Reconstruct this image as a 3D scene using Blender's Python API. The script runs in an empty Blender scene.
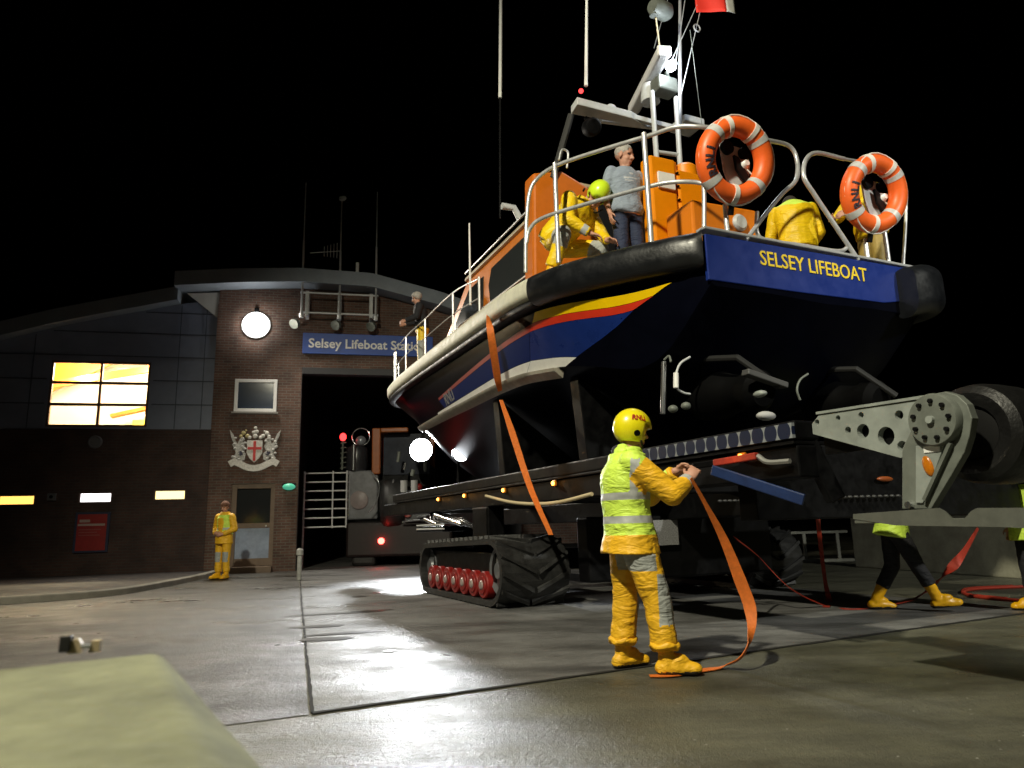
import bpy, bmesh, math, random
import numpy as np
from mathutils import Vector, Matrix, noise
random.seed(7)
SC = bpy.context.scene
COL = SC.collection
R = math.radians
PI = math.pi

# ------------------------------------------------------------------ camera
F = 711.0
PITCH = math.atan(143 / 711); ROLL = math.atan(.026)
_f = Vector((0, math.cos(PITCH), math.sin(PITCH)))
_u0 = Vector((0, -math.sin(PITCH), math.cos(PITCH))); _r0 = Vector((1, 0, 0))
CR = _r0 * math.cos(ROLL) - _u0 * math.sin(ROLL)
CU = _r0 * math.sin(ROLL) + _u0 * math.cos(ROLL)
CAM = Vector((0, 0, 1.0))
cd = bpy.data.cameras.new('camera'); cam = bpy.data.objects.new('camera', cd); COL.objects.link(cam)
cd.sensor_width = 36; cd.lens = 36 * F / 1024; cd.clip_start = .05; cd.clip_end = 2000
cam.matrix_world = Matrix(((CR.x, CU.x, -_f.x, CAM.x), (CR.y, CU.y, -_f.y, CAM.y), (CR.z, CU.z, -_f.z, CAM.z), (0, 0, 0, 1)))
cd.dof.use_dof = True; cd.dof.focus_distance = 7.0; cd.dof.aperture_fstop = 3.2
SC.camera = cam

def at(px, py, Y):                      # a point of the place at forward distance Y, read off the survey sketch
    r = _f + CR * ((px - 512) / F) + CU * ((384 - py) / F)
    return CAM + r * (Y / r.y)
def gnd(px, py, z=0.0):
    r = _f + CR * ((px - 512) / F) + CU * ((384 - py) / F)
    return CAM + r * ((z - 1.0) / r.z)

# ------------------------------------------------------------------ materials
MATS = {}
def mat(name, col, rough=.5, metal=0.0, var=.0, vscale=6.0, bump=0.0, bscale=40.0, emit=None, estr=0.0, coat=0.0, rvar=0.0, spec=.5, detail=6):
    if name in MATS: return MATS[name]
    m = bpy.data.materials.new(name); m.use_nodes = True
    nt = m.node_tree; b = nt.nodes['Principled BSDF']
    c = (*col, 1)
    b.inputs['Base Color'].default_value = c; b.inputs['Roughness'].default_value = rough; b.inputs['Metallic'].default_value = metal
    b.inputs['Specular IOR Level'].default_value = spec
    if coat: b.inputs['Coat Weight'].default_value = coat; b.inputs['Coat Roughness'].default_value = .12
    if emit: b.inputs['Emission Color'].default_value = (*emit, 1); b.inputs['Emission Strength'].default_value = estr
    if var or rvar or bump:
        tc = nt.nodes.new('ShaderNodeTexCoord')
    if var or rvar:
        n = nt.nodes.new('ShaderNodeTexNoise'); n.inputs['Scale'].default_value = vscale; n.inputs['Detail'].default_value = detail; n.inputs['Roughness'].default_value = .65
        nt.links.new(tc.outputs['Object'], n.inputs['Vector'])
    if var:
        mr = nt.nodes.new('ShaderNodeMapRange'); mr.inputs[1].default_value = .3; mr.inputs[2].default_value = .7; mr.inputs[3].default_value = 1 - var; mr.inputs[4].default_value = 1 + var * .6
        nt.links.new(n.outputs['Fac'], mr.inputs[0])
        mx = nt.nodes.new('ShaderNodeVectorMath'); mx.operation = 'SCALE'; mx.inputs[0].default_value = col
        nt.links.new(mr.outputs[0], mx.inputs['Scale']); nt.links.new(mx.outputs[0], b.inputs['Base Color'])
    if rvar:
        m2 = nt.nodes.new('ShaderNodeMapRange'); m2.inputs[1].default_value = .3; m2.inputs[2].default_value = .7; m2.inputs[3].default_value = max(.05, rough - rvar); m2.inputs[4].default_value = min(1, rough + rvar)
        nt.links.new(n.outputs['Fac'], m2.inputs[0]); nt.links.new(m2.outputs[0], b.inputs['Roughness'])
    if bump:
        n2 = nt.nodes.new('ShaderNodeTexNoise'); n2.inputs['Scale'].default_value = bscale; n2.inputs['Detail'].default_value = 4
        nt.links.new(tc.outputs['Object'], n2.inputs['Vector'])
        bp = nt.nodes.new('ShaderNodeBump'); bp.inputs['Strength'].default_value = bump; bp.inputs['Distance'].default_value = .02
        nt.links.new(n2.outputs['Fac'], bp.inputs['Height']); nt.links.new(bp.outputs[0], b.inputs['Normal'])
    MATS[name] = m
    return m

def folds(m, strength=.4):
    """cloth folds: short horizontal creases over a fine weave"""
    nt = m.node_tree; L = nt.links.new; tc = nt.nodes.new('ShaderNodeTexCoord'); b = nt.nodes['Principled BSDF']
    mp = nt.nodes.new('ShaderNodeMapping'); mp.inputs['Scale'].default_value = (5,5,13); mp.inputs['Rotation'].default_value = (R(18),R(-14),0); L(tc.outputs['Object'], mp.inputs[0])
    n1 = nt.nodes.new('ShaderNodeTexNoise'); n1.inputs['Scale'].default_value = 1.0; n1.inputs['Detail'].default_value = 3; n1.inputs['Distortion'].default_value = .6; L(mp.outputs[0], n1.inputs[0])
    r1 = nt.nodes.new('ShaderNodeMath'); r1.operation = 'SUBTRACT'; L(n1.outputs['Fac'], r1.inputs[0]); r1.inputs[1].default_value = .5
    r2 = nt.nodes.new('ShaderNodeMath'); r2.operation = 'ABSOLUTE'; L(r1.outputs[0], r2.inputs[0])
    n2 = nt.nodes.new('ShaderNodeTexNoise'); n2.inputs['Scale'].default_value = 45; n2.inputs['Detail'].default_value = 3; L(tc.outputs['Object'], n2.inputs[0])
    ma = nt.nodes.new('ShaderNodeMath'); ma.operation = 'MULTIPLY_ADD'; L(n2.outputs['Fac'], ma.inputs[0]); ma.inputs[1].default_value = .07; L(r2.outputs[0], ma.inputs[2])
    bp = nt.nodes.new('ShaderNodeBump'); bp.inputs['Strength'].default_value = strength; bp.inputs['Distance'].default_value = .09; L(ma.outputs[0], bp.inputs['Height']); L(bp.outputs[0], b.inputs['Normal'])
    return m
def ground_mat(name, col, col2, rough, rvar, stain, bscale, bstr, wet=.5):
    """worn paving: mottled base, long dark damp stains, rough grains, patchy wetness"""
    m = bpy.data.materials.new(name); m.use_nodes = True; nt = m.node_tree; b = nt.nodes['Principled BSDF']; L = nt.links.new
    tc = nt.nodes.new('ShaderNodeTexCoord')
    def nz(scale, det, sx=1, sy=1, rot=0.0, ro=.6):
        mp = nt.nodes.new('ShaderNodeMapping'); mp.inputs['Scale'].default_value = (sx, sy, 1); mp.inputs['Rotation'].default_value = (0, 0, rot)
        L(tc.outputs['Object'], mp.inputs['Vector'])
        n = nt.nodes.new('ShaderNodeTexNoise'); n.inputs['Scale'].default_value = scale; n.inputs['Detail'].default_value = det; n.inputs['Roughness'].default_value = ro
        L(mp.outputs[0], n.inputs['Vector']); return n.outputs['Fac']
    def rng(x, a, b_, c, d):
        r = nt.nodes.new('ShaderNodeMapRange'); 
        for i, v in enumerate((a, b_, c, d)): r.inputs[i + 1].default_value = v
        L(x, r.inputs[0]); return r.outputs[0]
    def mix(f, c1, c2):
        x = nt.nodes.new('ShaderNodeMix'); x.data_type = 'RGBA'
        if isinstance(f, float): x.inputs[0].default_value = f
        else: L(f, x.inputs[0])
        for s, c in ((6, c1), (7, c2)):
            if isinstance(c, tuple): x.inputs[s].default_value = (*c, 1)
            else: L(c, x.inputs[s])
        return x.outputs[2]
    mott = rng(nz(1.7, 10, .7, 1.3, R(-25), ro=.78), .40, .60, 0, 1)
    fine = rng(nz(55, 3), .3, .7, 0, 1)
    streak = rng(nz(.8, 6, .35, 1.8, R(-20)), .52, .66, 0, 1)
    c = mix(mott, col, col2)
    mm = nt.nodes.new('ShaderNodeMath'); mm.operation = 'MULTIPLY'; L(fine, mm.inputs[0]); mm.inputs[1].default_value = .35
    c = mix(mm.outputs[0], c, tuple(x * .55 for x in col))
    ms = nt.nodes.new('ShaderNodeMath'); ms.operation = 'MULTIPLY'; L(streak, ms.inputs[0]); ms.inputs[1].default_value = stain
    c = mix(ms.outputs[0], c, tuple(x * .28 for x in col))
    # pale grit
    vo = nt.nodes.new('ShaderNodeTexVoronoi'); vo.inputs['Scale'].default_value = 9; L(tc.outputs['Object'], vo.inputs['Vector'])
    gr = rng(vo.outputs['Distance'], .035, .06, 1, 0)
    c = mix(gr, c, (.45, .44, .4))
    w = rng(nz(.75, 8, .55, 1.5, R(-25), ro=.55), .42, .64, 0, 1)
    mw = nt.nodes.new('ShaderNodeMath'); mw.operation = 'MULTIPLY'; L(w, mw.inputs[0]); mw.inputs[1].default_value = .42
    dk = nt.nodes.new('ShaderNodeMix'); dk.data_type = 'RGBA'; dk.blend_type = 'MULTIPLY'; L(mw.outputs[0], dk.inputs[0]); L(c, dk.inputs[6]); dk.inputs[7].default_value = (.25,.25,.25,1); c = dk.outputs[2]
    L(c, b.inputs['Base Color'])
    base = rng(nz(3.0, 6), .3, .7, rough - rvar, rough + rvar)
    rm = nt.nodes.new('ShaderNodeMath'); rm.operation = 'MULTIPLY_ADD'; L(w, rm.inputs[0]); rm.inputs[1].default_value = -wet * rough; L(base, rm.inputs[2]); rm.use_clamp = True
    r2 = nt.nodes.new('ShaderNodeMath'); r2.operation = 'MAXIMUM'; L(rm.outputs[0], r2.inputs[0]); r2.inputs[1].default_value = .16
    L(r2.outputs[0], b.inputs['Roughness'])
    bp = nt.nodes.new('ShaderNodeBump'); bp.inputs['Strength'].default_value = bstr; bp.inputs['Distance'].default_value = .02
    h = nt.nodes.new('ShaderNodeMath'); h.operation = 'MULTIPLY_ADD'; L(nz(bscale, 4), h.inputs[0]); h.inputs[1].default_value = .8; L(nz(28, 4), h.inputs[2])
    L(h.outputs[0], bp.inputs['Height']); L(bp.outputs[0], b.inputs['Normal'])
    MATS[name] = m
    return m

def brick_mat(name, c1, c2, mortar):
    m = bpy.data.materials.new(name); m.use_nodes = True; nt = m.node_tree; b = nt.nodes['Principled BSDF']; L = nt.links.new
    tc = nt.nodes.new('ShaderNodeTexCoord'); sp = nt.nodes.new('ShaderNodeSeparateXYZ'); cb = nt.nodes.new('ShaderNodeCombineXYZ')
    ad = nt.nodes.new('ShaderNodeMath'); ad.operation = 'ADD'
    L(tc.outputs['Object'], sp.inputs[0]); L(sp.outputs[0], ad.inputs[0]); L(sp.outputs[1], ad.inputs[1]); L(ad.outputs[0], cb.inputs[0]); L(sp.outputs[2], cb.inputs[1])
    br = nt.nodes.new('ShaderNodeTexBrick'); br.inputs['Scale'].default_value = 1.0; br.inputs['Brick Width'].default_value = .225; br.inputs['Row Height'].default_value = .075; br.inputs['Mortar Size'].default_value = .009
    br.inputs['Color1'].default_value = (*c1, 1); br.inputs['Color2'].default_value = (*c2, 1); br.inputs['Mortar'].default_value = (*mortar, 1); br.inputs['Bias'].default_value = -.2
    L(cb.outputs[0], br.inputs['Vector'])
    n = nt.nodes.new('ShaderNodeTexNoise'); n.inputs['Scale'].default_value = 1.6; n.inputs['Detail'].default_value = 8; L(tc.outputs['Object'], n.inputs['Vector'])
    mr = nt.nodes.new('ShaderNodeMapRange'); mr.inputs[1].default_value = .3; mr.inputs[2].default_value = .7; mr.inputs[3].default_value = .6; mr.inputs[4].default_value = 1.25; L(n.outputs['Fac'], mr.inputs[0])
    v = nt.nodes.new('ShaderNodeVectorMath'); v.operation = 'SCALE'; L(br.outputs['Color'], v.inputs[0]); L(mr.outputs[0], v.inputs['Scale']); L(v.outputs[0], b.inputs['Base Color'])
    bp = nt.nodes.new('ShaderNodeBump'); bp.inputs['Strength'].default_value = .5; bp.inputs['Distance'].default_value = .01; bp.invert = True; L(br.outputs['Fac'], bp.inputs['Height']); L(bp.outputs[0], b.inputs['Normal'])
    b.inputs['Roughness'].default_value = .8
    MATS[name] = m; return m

def emat(name, col, s):
    if name in MATS: return MATS[name]
    m = bpy.data.materials.new(name); m.use_nodes = True; nt = m.node_tree; nt.nodes.clear()
    o = nt.nodes.new('ShaderNodeOutputMaterial'); e = nt.nodes.new('ShaderNodeEmission'); e.inputs[0].default_value = (*col, 1); e.inputs[1].default_value = s
    nt.links.new(e.outputs[0], o.inputs[0]); MATS[name] = m; return m

ASPH = ground_mat('old_asphalt', (.14,.136,.096), (.082,.08,.06), .58, .1, .5, 110, .6, .45)
ASPH2 = ground_mat('forecourt_asphalt', (.058,.054,.045), (.038,.036,.032), .56, .1, .4, 120, .6, .5)
CONC = ground_mat('apron_concrete', (.205,.203,.2), (.10,.098,.095), .64, .12, .95, 80, .45, .5)
PAVE = ground_mat('dark_paving', (.05, .043, .04), (.035, .03, .03), .7, .1, .3, 60, .3, .2)
BLOCK = mat('block_concrete', (.175,.182,.105), .85, var=.38, vscale=6, bump=.3, bscale=40)
WALLC = mat('wall_concrete', (.36,.35,.26), .85, var=.35, vscale=2.5, bump=.3, bscale=30)
BRICK = brick_mat('red_brick', (.125,.062,.043), (.075,.038,.028), (.13,.115,.095))
BRICKD = brick_mat('brown_brick', (.062,.03,.022), (.042,.021,.017), (.05,.042,.038))
CLAD = mat('blue_grey_cladding', (.18,.21,.29), .5, .0, var=.15, vscale=1.5)
ROOFM = mat('roof_fascia_metal', (.2,.23,.27), .45, .3, var=.15, vscale=2)
NAVY = mat('navy_hull_paint', (.0018,.0022,.0055), .32, var=.3, vscale=3, spec=.025)
BLACKP = mat('black_steel_paint', (.0035,.0035,.004), .5, var=.5, vscale=8, rvar=.15, spec=.13)
JETM = mat('waterjet_black', (.0018,.0018,.002), .7, spec=.08, var=.4)
BLUEP = mat('royal_blue_paint', (.006,.024,.16), .3, coat=.3, var=.15, vscale=4, rvar=.05)
TBLUE = mat('transom_blue', (.007,.024,.18), .4, var=.12, vscale=5, rvar=.08)
YELP = mat('flash_yellow', (.85, .55, .0), .35, var=.08)
REDP = mat('flash_red', (.62, .035, .012), .35, var=.1)
WHITEP = mat('white_paint', (.84,.84,.82), .35, var=.12, vscale=5)
RUBB = mat('black_fender_rubber', (.007,.008,.010), .38, var=.35, vscale=5, bump=.12, bscale=30, rvar=.1, spec=.6)
CREAM = mat('cream_fender', (.66,.65,.52), .6, var=.25, vscale=6, rvar=.1)
TYRE = mat('tyre_rubber', (.018, .018, .018), .5, var=.5, vscale=9, bump=.3, bscale=50, rvar=.12)
ORANGE = mat('orange_superstructure', (.72, .2, .008), .4, var=.1, vscale=4, rvar=.06)
ORANGEB = mat('bright_orange_locker', (.85, .27, .0), .45, var=.08, vscale=4)
ALU = mat('brushed_rail_metal', (.62, .63, .64), .36, .55, var=.12, vscale=12, rvar=.08)
GREYP = mat('pale_grey_paint', (.55, .57, .58), .45, var=.12, vscale=6)
GALV = mat('grey_green_steel', (.29,.32,.30), .5, .15, var=.22, vscale=7, rvar=.1)
GALV2 = mat('grey_bracket_steel', (.15,.165,.145), .55, .15, var=.25, vscale=9, rvar=.1)
CHROME = mat('chrome', (.75, .76, .78), .18, .95)
GLASSD = mat('dark_window_glass', (.03, .034, .035), .12, spec=.6)
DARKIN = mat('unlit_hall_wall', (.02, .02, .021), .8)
RINGO = mat('lifebuoy_orange', (.9, .14, .02), .42, var=.12, vscale=9, rvar=.06)
TAPE = mat('reflective_tape', (.55, .55, .54), .4, var=.15, vscale=30)
WEB = mat('white_webbing', (.75, .73, .68), .7)
STRAP = mat('orange_strap_webbing', (.72, .17, .02), .6, var=.22, vscale=25, bump=.3, bscale=180)
STRAPR = mat('red_strap_webbing', (.34,.028,.012), .6, var=.25, vscale=25)
REDROLL = mat('red_roller', (.26,.008,.006), .5, var=.3, vscale=12, rvar=.08)
BRACEB = mat('blue_brace_paint', (.012,.03,.11), .45, var=.3, vscale=10)
ROPE = mat('pale_rope', (.6, .5, .3), .8)
JORA = mat('orange_yellow_oilskin', (.85,.47,.015), .55, var=.16, vscale=9, bump=.6, bscale=11)
JYEL = mat('yellow_oilskin', (.86, .58, .005), .5, var=.16, vscale=9, bump=.6, bscale=11)
LIME = mat('lime_hi_vis', (.64,.88,.10), .55, var=.13, vscale=9, bump=.5, bscale=12)
REFL = mat('grey_reflective_band', (.46,.48,.47), .45, var=.12, vscale=25)
_x = None
GREYK = mat('grey_knee_patch', (.36, .38, .36), .7, var=.18, vscale=12, bump=.4, bscale=14)
BLACKC = mat('black_cloth', (.012, .012, .016), .8, var=.3, vscale=10, bump=.4, bscale=14)
NAVYC = mat('navy_cloth', (.02, .03, .07), .8, var=.25, vscale=10, bump=.4, bscale=14)
SHIRT = mat('grey_blue_cotton', (.27, .32, .40), .85, var=.12, vscale=14, bump=.5, bscale=9)
for _m in (JORA, JYEL, LIME, GREYK, BLACKC, NAVYC, SHIRT): folds(_m, .42 if _m is not SHIRT else .4)
BOOT = mat('yellow_rubber_boot', (.85, .44, .005), .4, var=.15, vscale=12, rvar=.08)
SOLE = mat('dark_boot_sole', (.03, .025, .02), .7)
SKIN = mat('skin', (.52, .27, .19), .55, var=.12, vscale=20)
LIPS = mat('lips', (.36, .13, .1), .5)
EYEM = mat('eye_dark', (.03, .02, .02), .3)
GREYH = mat('grey_hair', (.42, .40, .37), .7, var=.3, vscale=40, bump=.6, bscale=90)
DARKH = mat('dark_hair', (.03, .022, .016), .7, var=.3, vscale=40, bump=.6, bscale=90)
HELY = mat('yellow_helmet_shell', (.82, .72, .01), .28, var=.06, vscale=8, coat=.3)
HELL = mat('lime_helmet_shell', (.62, .85, .03), .3, var=.06, vscale=8, coat=.3)
GATEM = mat('galvanised_gate', (.8,.81,.82), .45, .4, var=.15, vscale=8)
SIGNB = mat('sign_blue', (.015, .07, .36), .45, var=.08)
SIGNW = mat('sign_white', (.82, .82, .82), .5)
LETY = mat('letter_yellow', (.85, .62, .03), .45, var=.1)
LETK = mat('letter_black', (.03, .02, .03), .6)
LETR = mat('letter_red', (.6, .03, .02), .6)
NOTR = mat('notice_red', (.30, .02, .018), .4, var=.15)
WOODB = mat('brown_door_frame', (.16, .11, .075), .6, var=.2)
AMBERR = mat('amber_reflector', (.5,.15,.006), .25, var=.3, vscale=60)

# ------------------------------------------------------------------ mesh builder
class MB:
    def __init__(s): s.bm = bmesh.new()
    def _add(s, vs, fs, mi=0):
        v = [s.bm.verts.new(p) for p in vs]
        for f in fs:
            try:
                ff = s.bm.faces.new([v[i] for i in f]); ff.material_index = mi
            except ValueError: pass
        return v
    def box(s, x0, x1, y0, y1, z0, z1, M=None, mi=0):
        ps = [Vector(p) for p in ((x0,y0,z0),(x1,y0,z0),(x1,y1,z0),(x0,y1,z0),(x0,y0,z1),(x1,y0,z1),(x1,y1,z1),(x0,y1,z1))]
        if M is not None: ps = [M @ p for p in ps]
        s._add(ps, ((3,2,1,0),(4,5,6,7),(0,1,5,4),(1,2,6,5),(2,3,7,6),(3,0,4,7)), mi); return s
    def bar(s, a, b, w, h, up=(0,0,1), mi=0):
        a = Vector(a); b = Vector(b); d = (b - a).normalized(); up = Vector(up)
        x = d.cross(up)
        if x.length < 1e-4: x = d.cross(Vector((1,0,0)))
        x.normalize(); y = x.cross(d)
        ps = [p + x * sx * w / 2 + y * sy * h / 2 for p in (a, b) for sx, sy in ((-1,-1),(1,-1),(1,1),(-1,1))]
        s._add(ps, ((3,2,1,0),(4,5,6,7),(0,1,5,4),(1,2,6,5),(2,3,7,6),(3,0,4,7)), mi); return s
    def tube(s, pts, r, n=10, caps=True, mi=0, closed=False, rings=None):
        pts = [Vector(p) for p in pts]; N = len(pts)
        rs = r if isinstance(r, (list, tuple)) else [r] * N
        t = []
        for i in range(N):
            a = pts[(i-1) % N] if (i > 0 or closed) else pts[i]; b = pts[(i+1) % N] if (i < N-1 or closed) else pts[i]
            d = (b - a); t.append(d.normalized() if d.length > 1e-9 else Vector((0,0,1)))
        x = t[0].cross(Vector((0,0,1)))
        if x.length < .05: x = t[0].cross(Vector((1,0,0)))
        x.normalize(); vs = []
        for i in range(N):
            x = (x - t[i] * x.dot(t[i])); x.normalize(); y = t[i].cross(x)
            for k in range(n):
                a = 2 * PI * k / n; vs.append(pts[i] + (x * math.cos(a) + y * math.sin(a)) * rs[i])
        fs = []
        for i in range(N if closed else N - 1):
            j = (i + 1) % N
            for k in range(n): fs.append((i*n+k, i*n+(k+1)%n, j*n+(k+1)%n, j*n+k))
        if caps and not closed: fs += [tuple(range(n-1,-1,-1)), tuple((N-1)*n+k for k in range(n))]
        s._add(vs, fs, mi); return s
    def cyl(s, a, b, r0, r1=None, n=16, mi=0): return s.tube([a, b], [r0, r0 if r1 is None else r1], n, True, mi)
    def lathe(s, prof, o, axis, n=32, mi=0, caps=True):
        o = Vector(o); ax = Vector(axis).normalized(); x = ax.cross(Vector((0,0,1)))
        if x.length < .05: x = ax.cross(Vector((1,0,0)))
        x.normalize(); y = ax.cross(x); vs = []; fs = []
        for r, h in prof:
            for k in range(n):
                a = 2*PI*k/n; vs.append(o + ax*h + (x*math.cos(a)+y*math.sin(a))*r)
        for i in range(len(prof)-1):
            for k in range(n): fs.append((i*n+k, i*n+(k+1)%n, (i+1)*n+(k+1)%n, (i+1)*n+k))
        if caps:
            fs += [tuple(range(n-1,-1,-1)), tuple((len(prof)-1)*n+k for k in range(n))]
        s._add(vs, fs, mi); return s
    def sph(s, c, r, M=None, n=12, m=8, mi=0):
        rx, ry, rz = r if isinstance(r, (tuple, list)) else (r, r, r); c = Vector(c); vs = []; fs = []
        for i in range(m+1):
            th = PI*i/m
            for k in range(n):
                a = 2*PI*k/n; p = Vector((rx*math.sin(th)*math.cos(a), ry*math.sin(th)*math.sin(a), rz*math.cos(th)))
                vs.append(c + (M @ p if M is not None else p))
        top = 0; 
        v = [None]*len(vs)
        # single verts at the poles
        tp = s.bm.verts.new(vs[0]); bt = s.bm.verts.new(vs[m*n])
        for i in range(1, m):
            for k in range(n): v[i*n+k] = s.bm.verts.new(vs[i*n+k])
        for k in range(n):
            f = s.bm.faces.new((tp, v[n+k], v[n+(k+1)%n])); f.material_index = mi
            f = s.bm.faces.new((bt, v[(m-1)*n+(k+1)%n], v[(m-1)*n+k])); f.material_index = mi
            for i in range(1, m-1):
                f = s.bm.faces.new((v[i*n+k], v[(i+1)*n+k], v[(i+1)*n+(k+1)%n], v[i*n+(k+1)%n])); f.material_index = mi
        return s
    def prism(s, poly, o, ex, ey, th, mi=0):
        o = Vector(o); ex = Vector(ex); ey = Vector(ey); n = ex.cross(ey).normalized(); N = len(poly)
        vs = [o + ex*a + ey*b for a, b in poly] + [o + ex*a + ey*b + n*th for a, b in poly]
        fs = [tuple(range(N-1,-1,-1)), tuple(range(N, 2*N))] + [(i, (i+1)%N, N+(i+1)%N, N+i) for i in range(N)]
        s._add(vs, fs, mi); return s
    def sweep(s, prof, path, out, mi=0):
        """prof: (outward, up) pairs, path points with an outward unit vector each"""
        n = len(prof); vs = []
        for p, o in zip(path, out):
            p = Vector(p); o = Vector(o)
            for a, b in prof: vs.append(p + o*a + Vector((0,0,b)))
        fs = []
        for i in range(len(path)-1):
            for k in range(n): fs.append((i*n+k, i*n+(k+1)%n, (i+1)*n+(k+1)%n, (i+1)*n+k))
        fs += [tuple(range(n-1,-1,-1)), tuple((len(path)-1)*n+k for k in range(n))]
        s._add(vs, fs, mi); return s
    def ribbon(s, pts, widths, wdirs, th=.004, mi=0):
        pts = [Vector(p) for p in pts]; N = len(pts); vs = []
        for i in range(N):
            a = pts[max(i-1,0)]; b = pts[min(i+1,N-1)]; t = (b-a).normalized(); w = Vector(wdirs[i] if isinstance(wdirs, list) else wdirs)
            w = (w - t*w.dot(t)).normalized(); nn = t.cross(w); W = (widths[i] if isinstance(widths, list) else widths)/2
            for sx, sy in ((-1,-1),(1,-1),(1,1),(-1,1)): vs.append(pts[i] + w*sx*W + nn*sy*th/2)
        fs = []
        for i in range(N-1):
            for k in range(4): fs.append((i*4+k, i*4+(k+1)%4, (i+1)*4+(k+1)%4, (i+1)*4+k))
        fs += [(3,2,1,0), tuple((N-1)*4+k for k in range(4))]
        s._add(vs, fs, mi); return s
    def build(s, name, mats, parent=None, smooth=None, bevel=0.0, seg=2, loc=None):
        bmesh.ops.recalc_face_normals(s.bm, faces=s.bm.faces)
        me = bpy.data.meshes.new(name); s.bm.to_mesh(me); s.bm.free()
        for m in (mats if isinstance(mats, (list, tuple)) else [mats]): me.materials.append(m)
        if smooth:
            me.shade_smooth(); me.set_sharp_from_angle(angle=R(smooth))
        o = bpy.data.objects.new(name, me); COL.objects.link(o)
        if parent is not None: o.parent = parent
        if loc is not None: o.location = loc
        if bevel:
            b = o.modifiers.new('bevel', 'BEVEL'); b.width = bevel; b.segments = seg; b.limit_method = 'ANGLE'; b.angle_limit = R(40)
        return o

def crv(pts, k=8, closed=False):
    """Catmull-Rom through pts"""
    P = [Vector(p) for p in pts]; N = len(P); out = []
    for i in range(N if closed else N-1):
        p0 = P[(i-1)%N] if (closed or i > 0) else P[0]*2-P[1]; p1 = P[i]; p2 = P[(i+1)%N]; p3 = P[(i+2)%N] if (closed or i < N-2) else P[-1]*2-P[-2]
        for j in range(k):
            t = j/k; out.append(.5*((2*p1)+(p2-p0)*t+(2*p0-5*p1+4*p2-p3)*t*t+(3*p1-p0-3*p2+p3)*t**3))
    if not closed: out.append(P[-1])
    return out

def tag(o, label=None, cat=None, group=None, kind=None):
    if label: o['label'] = label
    if cat: o['category'] = cat
    if group: o['group'] = group
    if kind: o['kind'] = kind
    return o
def thing(name, label, cat, loc=(0,0,0), rz=0.0, group=None):
    o = bpy.data.objects.new(name, None); o.empty_display_size = .2; COL.objects.link(o); o.location = loc; o.rotation_euler = (0, 0, rz)
    return tag(o, label, cat, group)
def struct(o): o['kind'] = 'structure'; return o
def text_mesh(txt, size, depth, align='CENTER', bold=0.0, sx=1.0):
    """letters as a mesh in the local XY plane, standing up +Z by depth"""
    c = bpy.data.curves.new('letters', 'FONT'); c.body = txt; c.size = size; c.extrude = depth/2; c.align_x = align; c.align_y = 'CENTER'; c.offset = bold; c.resolution_u = 3
    o = bpy.data.objects.new('letters', c); COL.objects.link(o)
    dg = bpy.context.evaluated_depsgraph_get(); dg.update()
    me = bpy.data.meshes.new_from_object(o.evaluated_get(dg)); COL.objects.unlink(o); bpy.data.objects.remove(o)
    for v in me.vertices: v.co.x *= sx
    return me
def text_obj(name, txt, size, depth, m, parent, M, **k):
    me = text_mesh(txt, size, depth, **k); me.transform(M); me.materials.clear(); me.materials.append(m)
    o = bpy.data.objects.new(name, me); COL.objects.link(o); o.parent = parent; return o
def frame_m(o, ex, ey):
    ex = Vector(ex).normalized(); ey = Vector(ey); ey = (ey - ex*ey.dot(ex)).normalized(); ez = ex.cross(ey); o = Vector(o)
    return Matrix(((ex.x, ey.x, ez.x, o.x), (ex.y, ey.y, ez.y, o.y), (ex.z, ey.z, ez.z, o.z), (0,0,0,1)))
def remesh(mb, voxel, smooth=3, disp=0.0, dscale=8.0):
    """fuse overlapping closed shapes into one continuous skin; returns a mesh"""
    bm = mb.bm; bmesh.ops.recalc_face_normals(bm, faces=bm.faces)
    me = bpy.data.meshes.new('tmp'); bm.to_mesh(me); bm.free()
    o = bpy.data.objects.new('tmp', me); COL.objects.link(o)
    r = o.modifiers.new('r', 'REMESH'); r.mode = 'VOXEL'; r.voxel_size = voxel; r.use_smooth_shade = True
    if smooth:
        q = o.modifiers.new('s', 'SMOOTH'); q.iterations = smooth; q.factor = .5
    dg = bpy.context.evaluated_depsgraph_get(); dg.update()
    out = bpy.data.meshes.new_from_object(o.evaluated_get(dg)); COL.objects.unlink(o); bpy.data.objects.remove(o); bpy.data.meshes.remove(me)
    if disp:
        nn = [v.normal.copy() for v in out.vertices]
        for v, n in zip(out.vertices, nn):
            p = v.co
            d = noise.noise(Vector((p.x*dscale, p.y*dscale, p.z*dscale*1.8))) + .5*noise.noise(Vector((p.x*dscale*2.3+5, p.y*dscale*2.3, p.z*dscale*4)))
            v.co = p + n*d*disp
    out.shade_smooth()
    return out
def bore(o, holes):
    """drill round holes (a, b, radius) right through o"""
    mb = MB()
    for a, b, r in holes: mb.cyl(a, b, r, n=20)
    bmesh.ops.recalc_face_normals(mb.bm, faces=mb.bm.faces)
    me = bpy.data.meshes.new('tmp'); mb.bm.to_mesh(me); mb.bm.free()
    c = bpy.data.objects.new('tmp', me); COL.objects.link(c)
    par = o.parent; o.parent = None; md = o.modifiers.new('b','BOOLEAN'); md.operation = 'DIFFERENCE'; md.object = c; md.solver = 'EXACT'
    dg = bpy.context.evaluated_depsgraph_get(); dg.update()
    new = bpy.data.meshes.new_from_object(o.evaluated_get(dg)); o.modifiers.clear(); o.data = new; o.parent = par
    COL.objects.unlink(c); bpy.data.objects.remove(c); return o
def mesh_obj(name, me, mats, parent, pick=None):
    me.materials.clear()
    for m in mats: me.materials.append(m)
    if pick:
        for f in me.polygons: f.material_index = pick(f.center, f.normal)
    o = bpy.data.objects.new(name, me); COL.objects.link(o); o.parent = parent; return o

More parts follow.
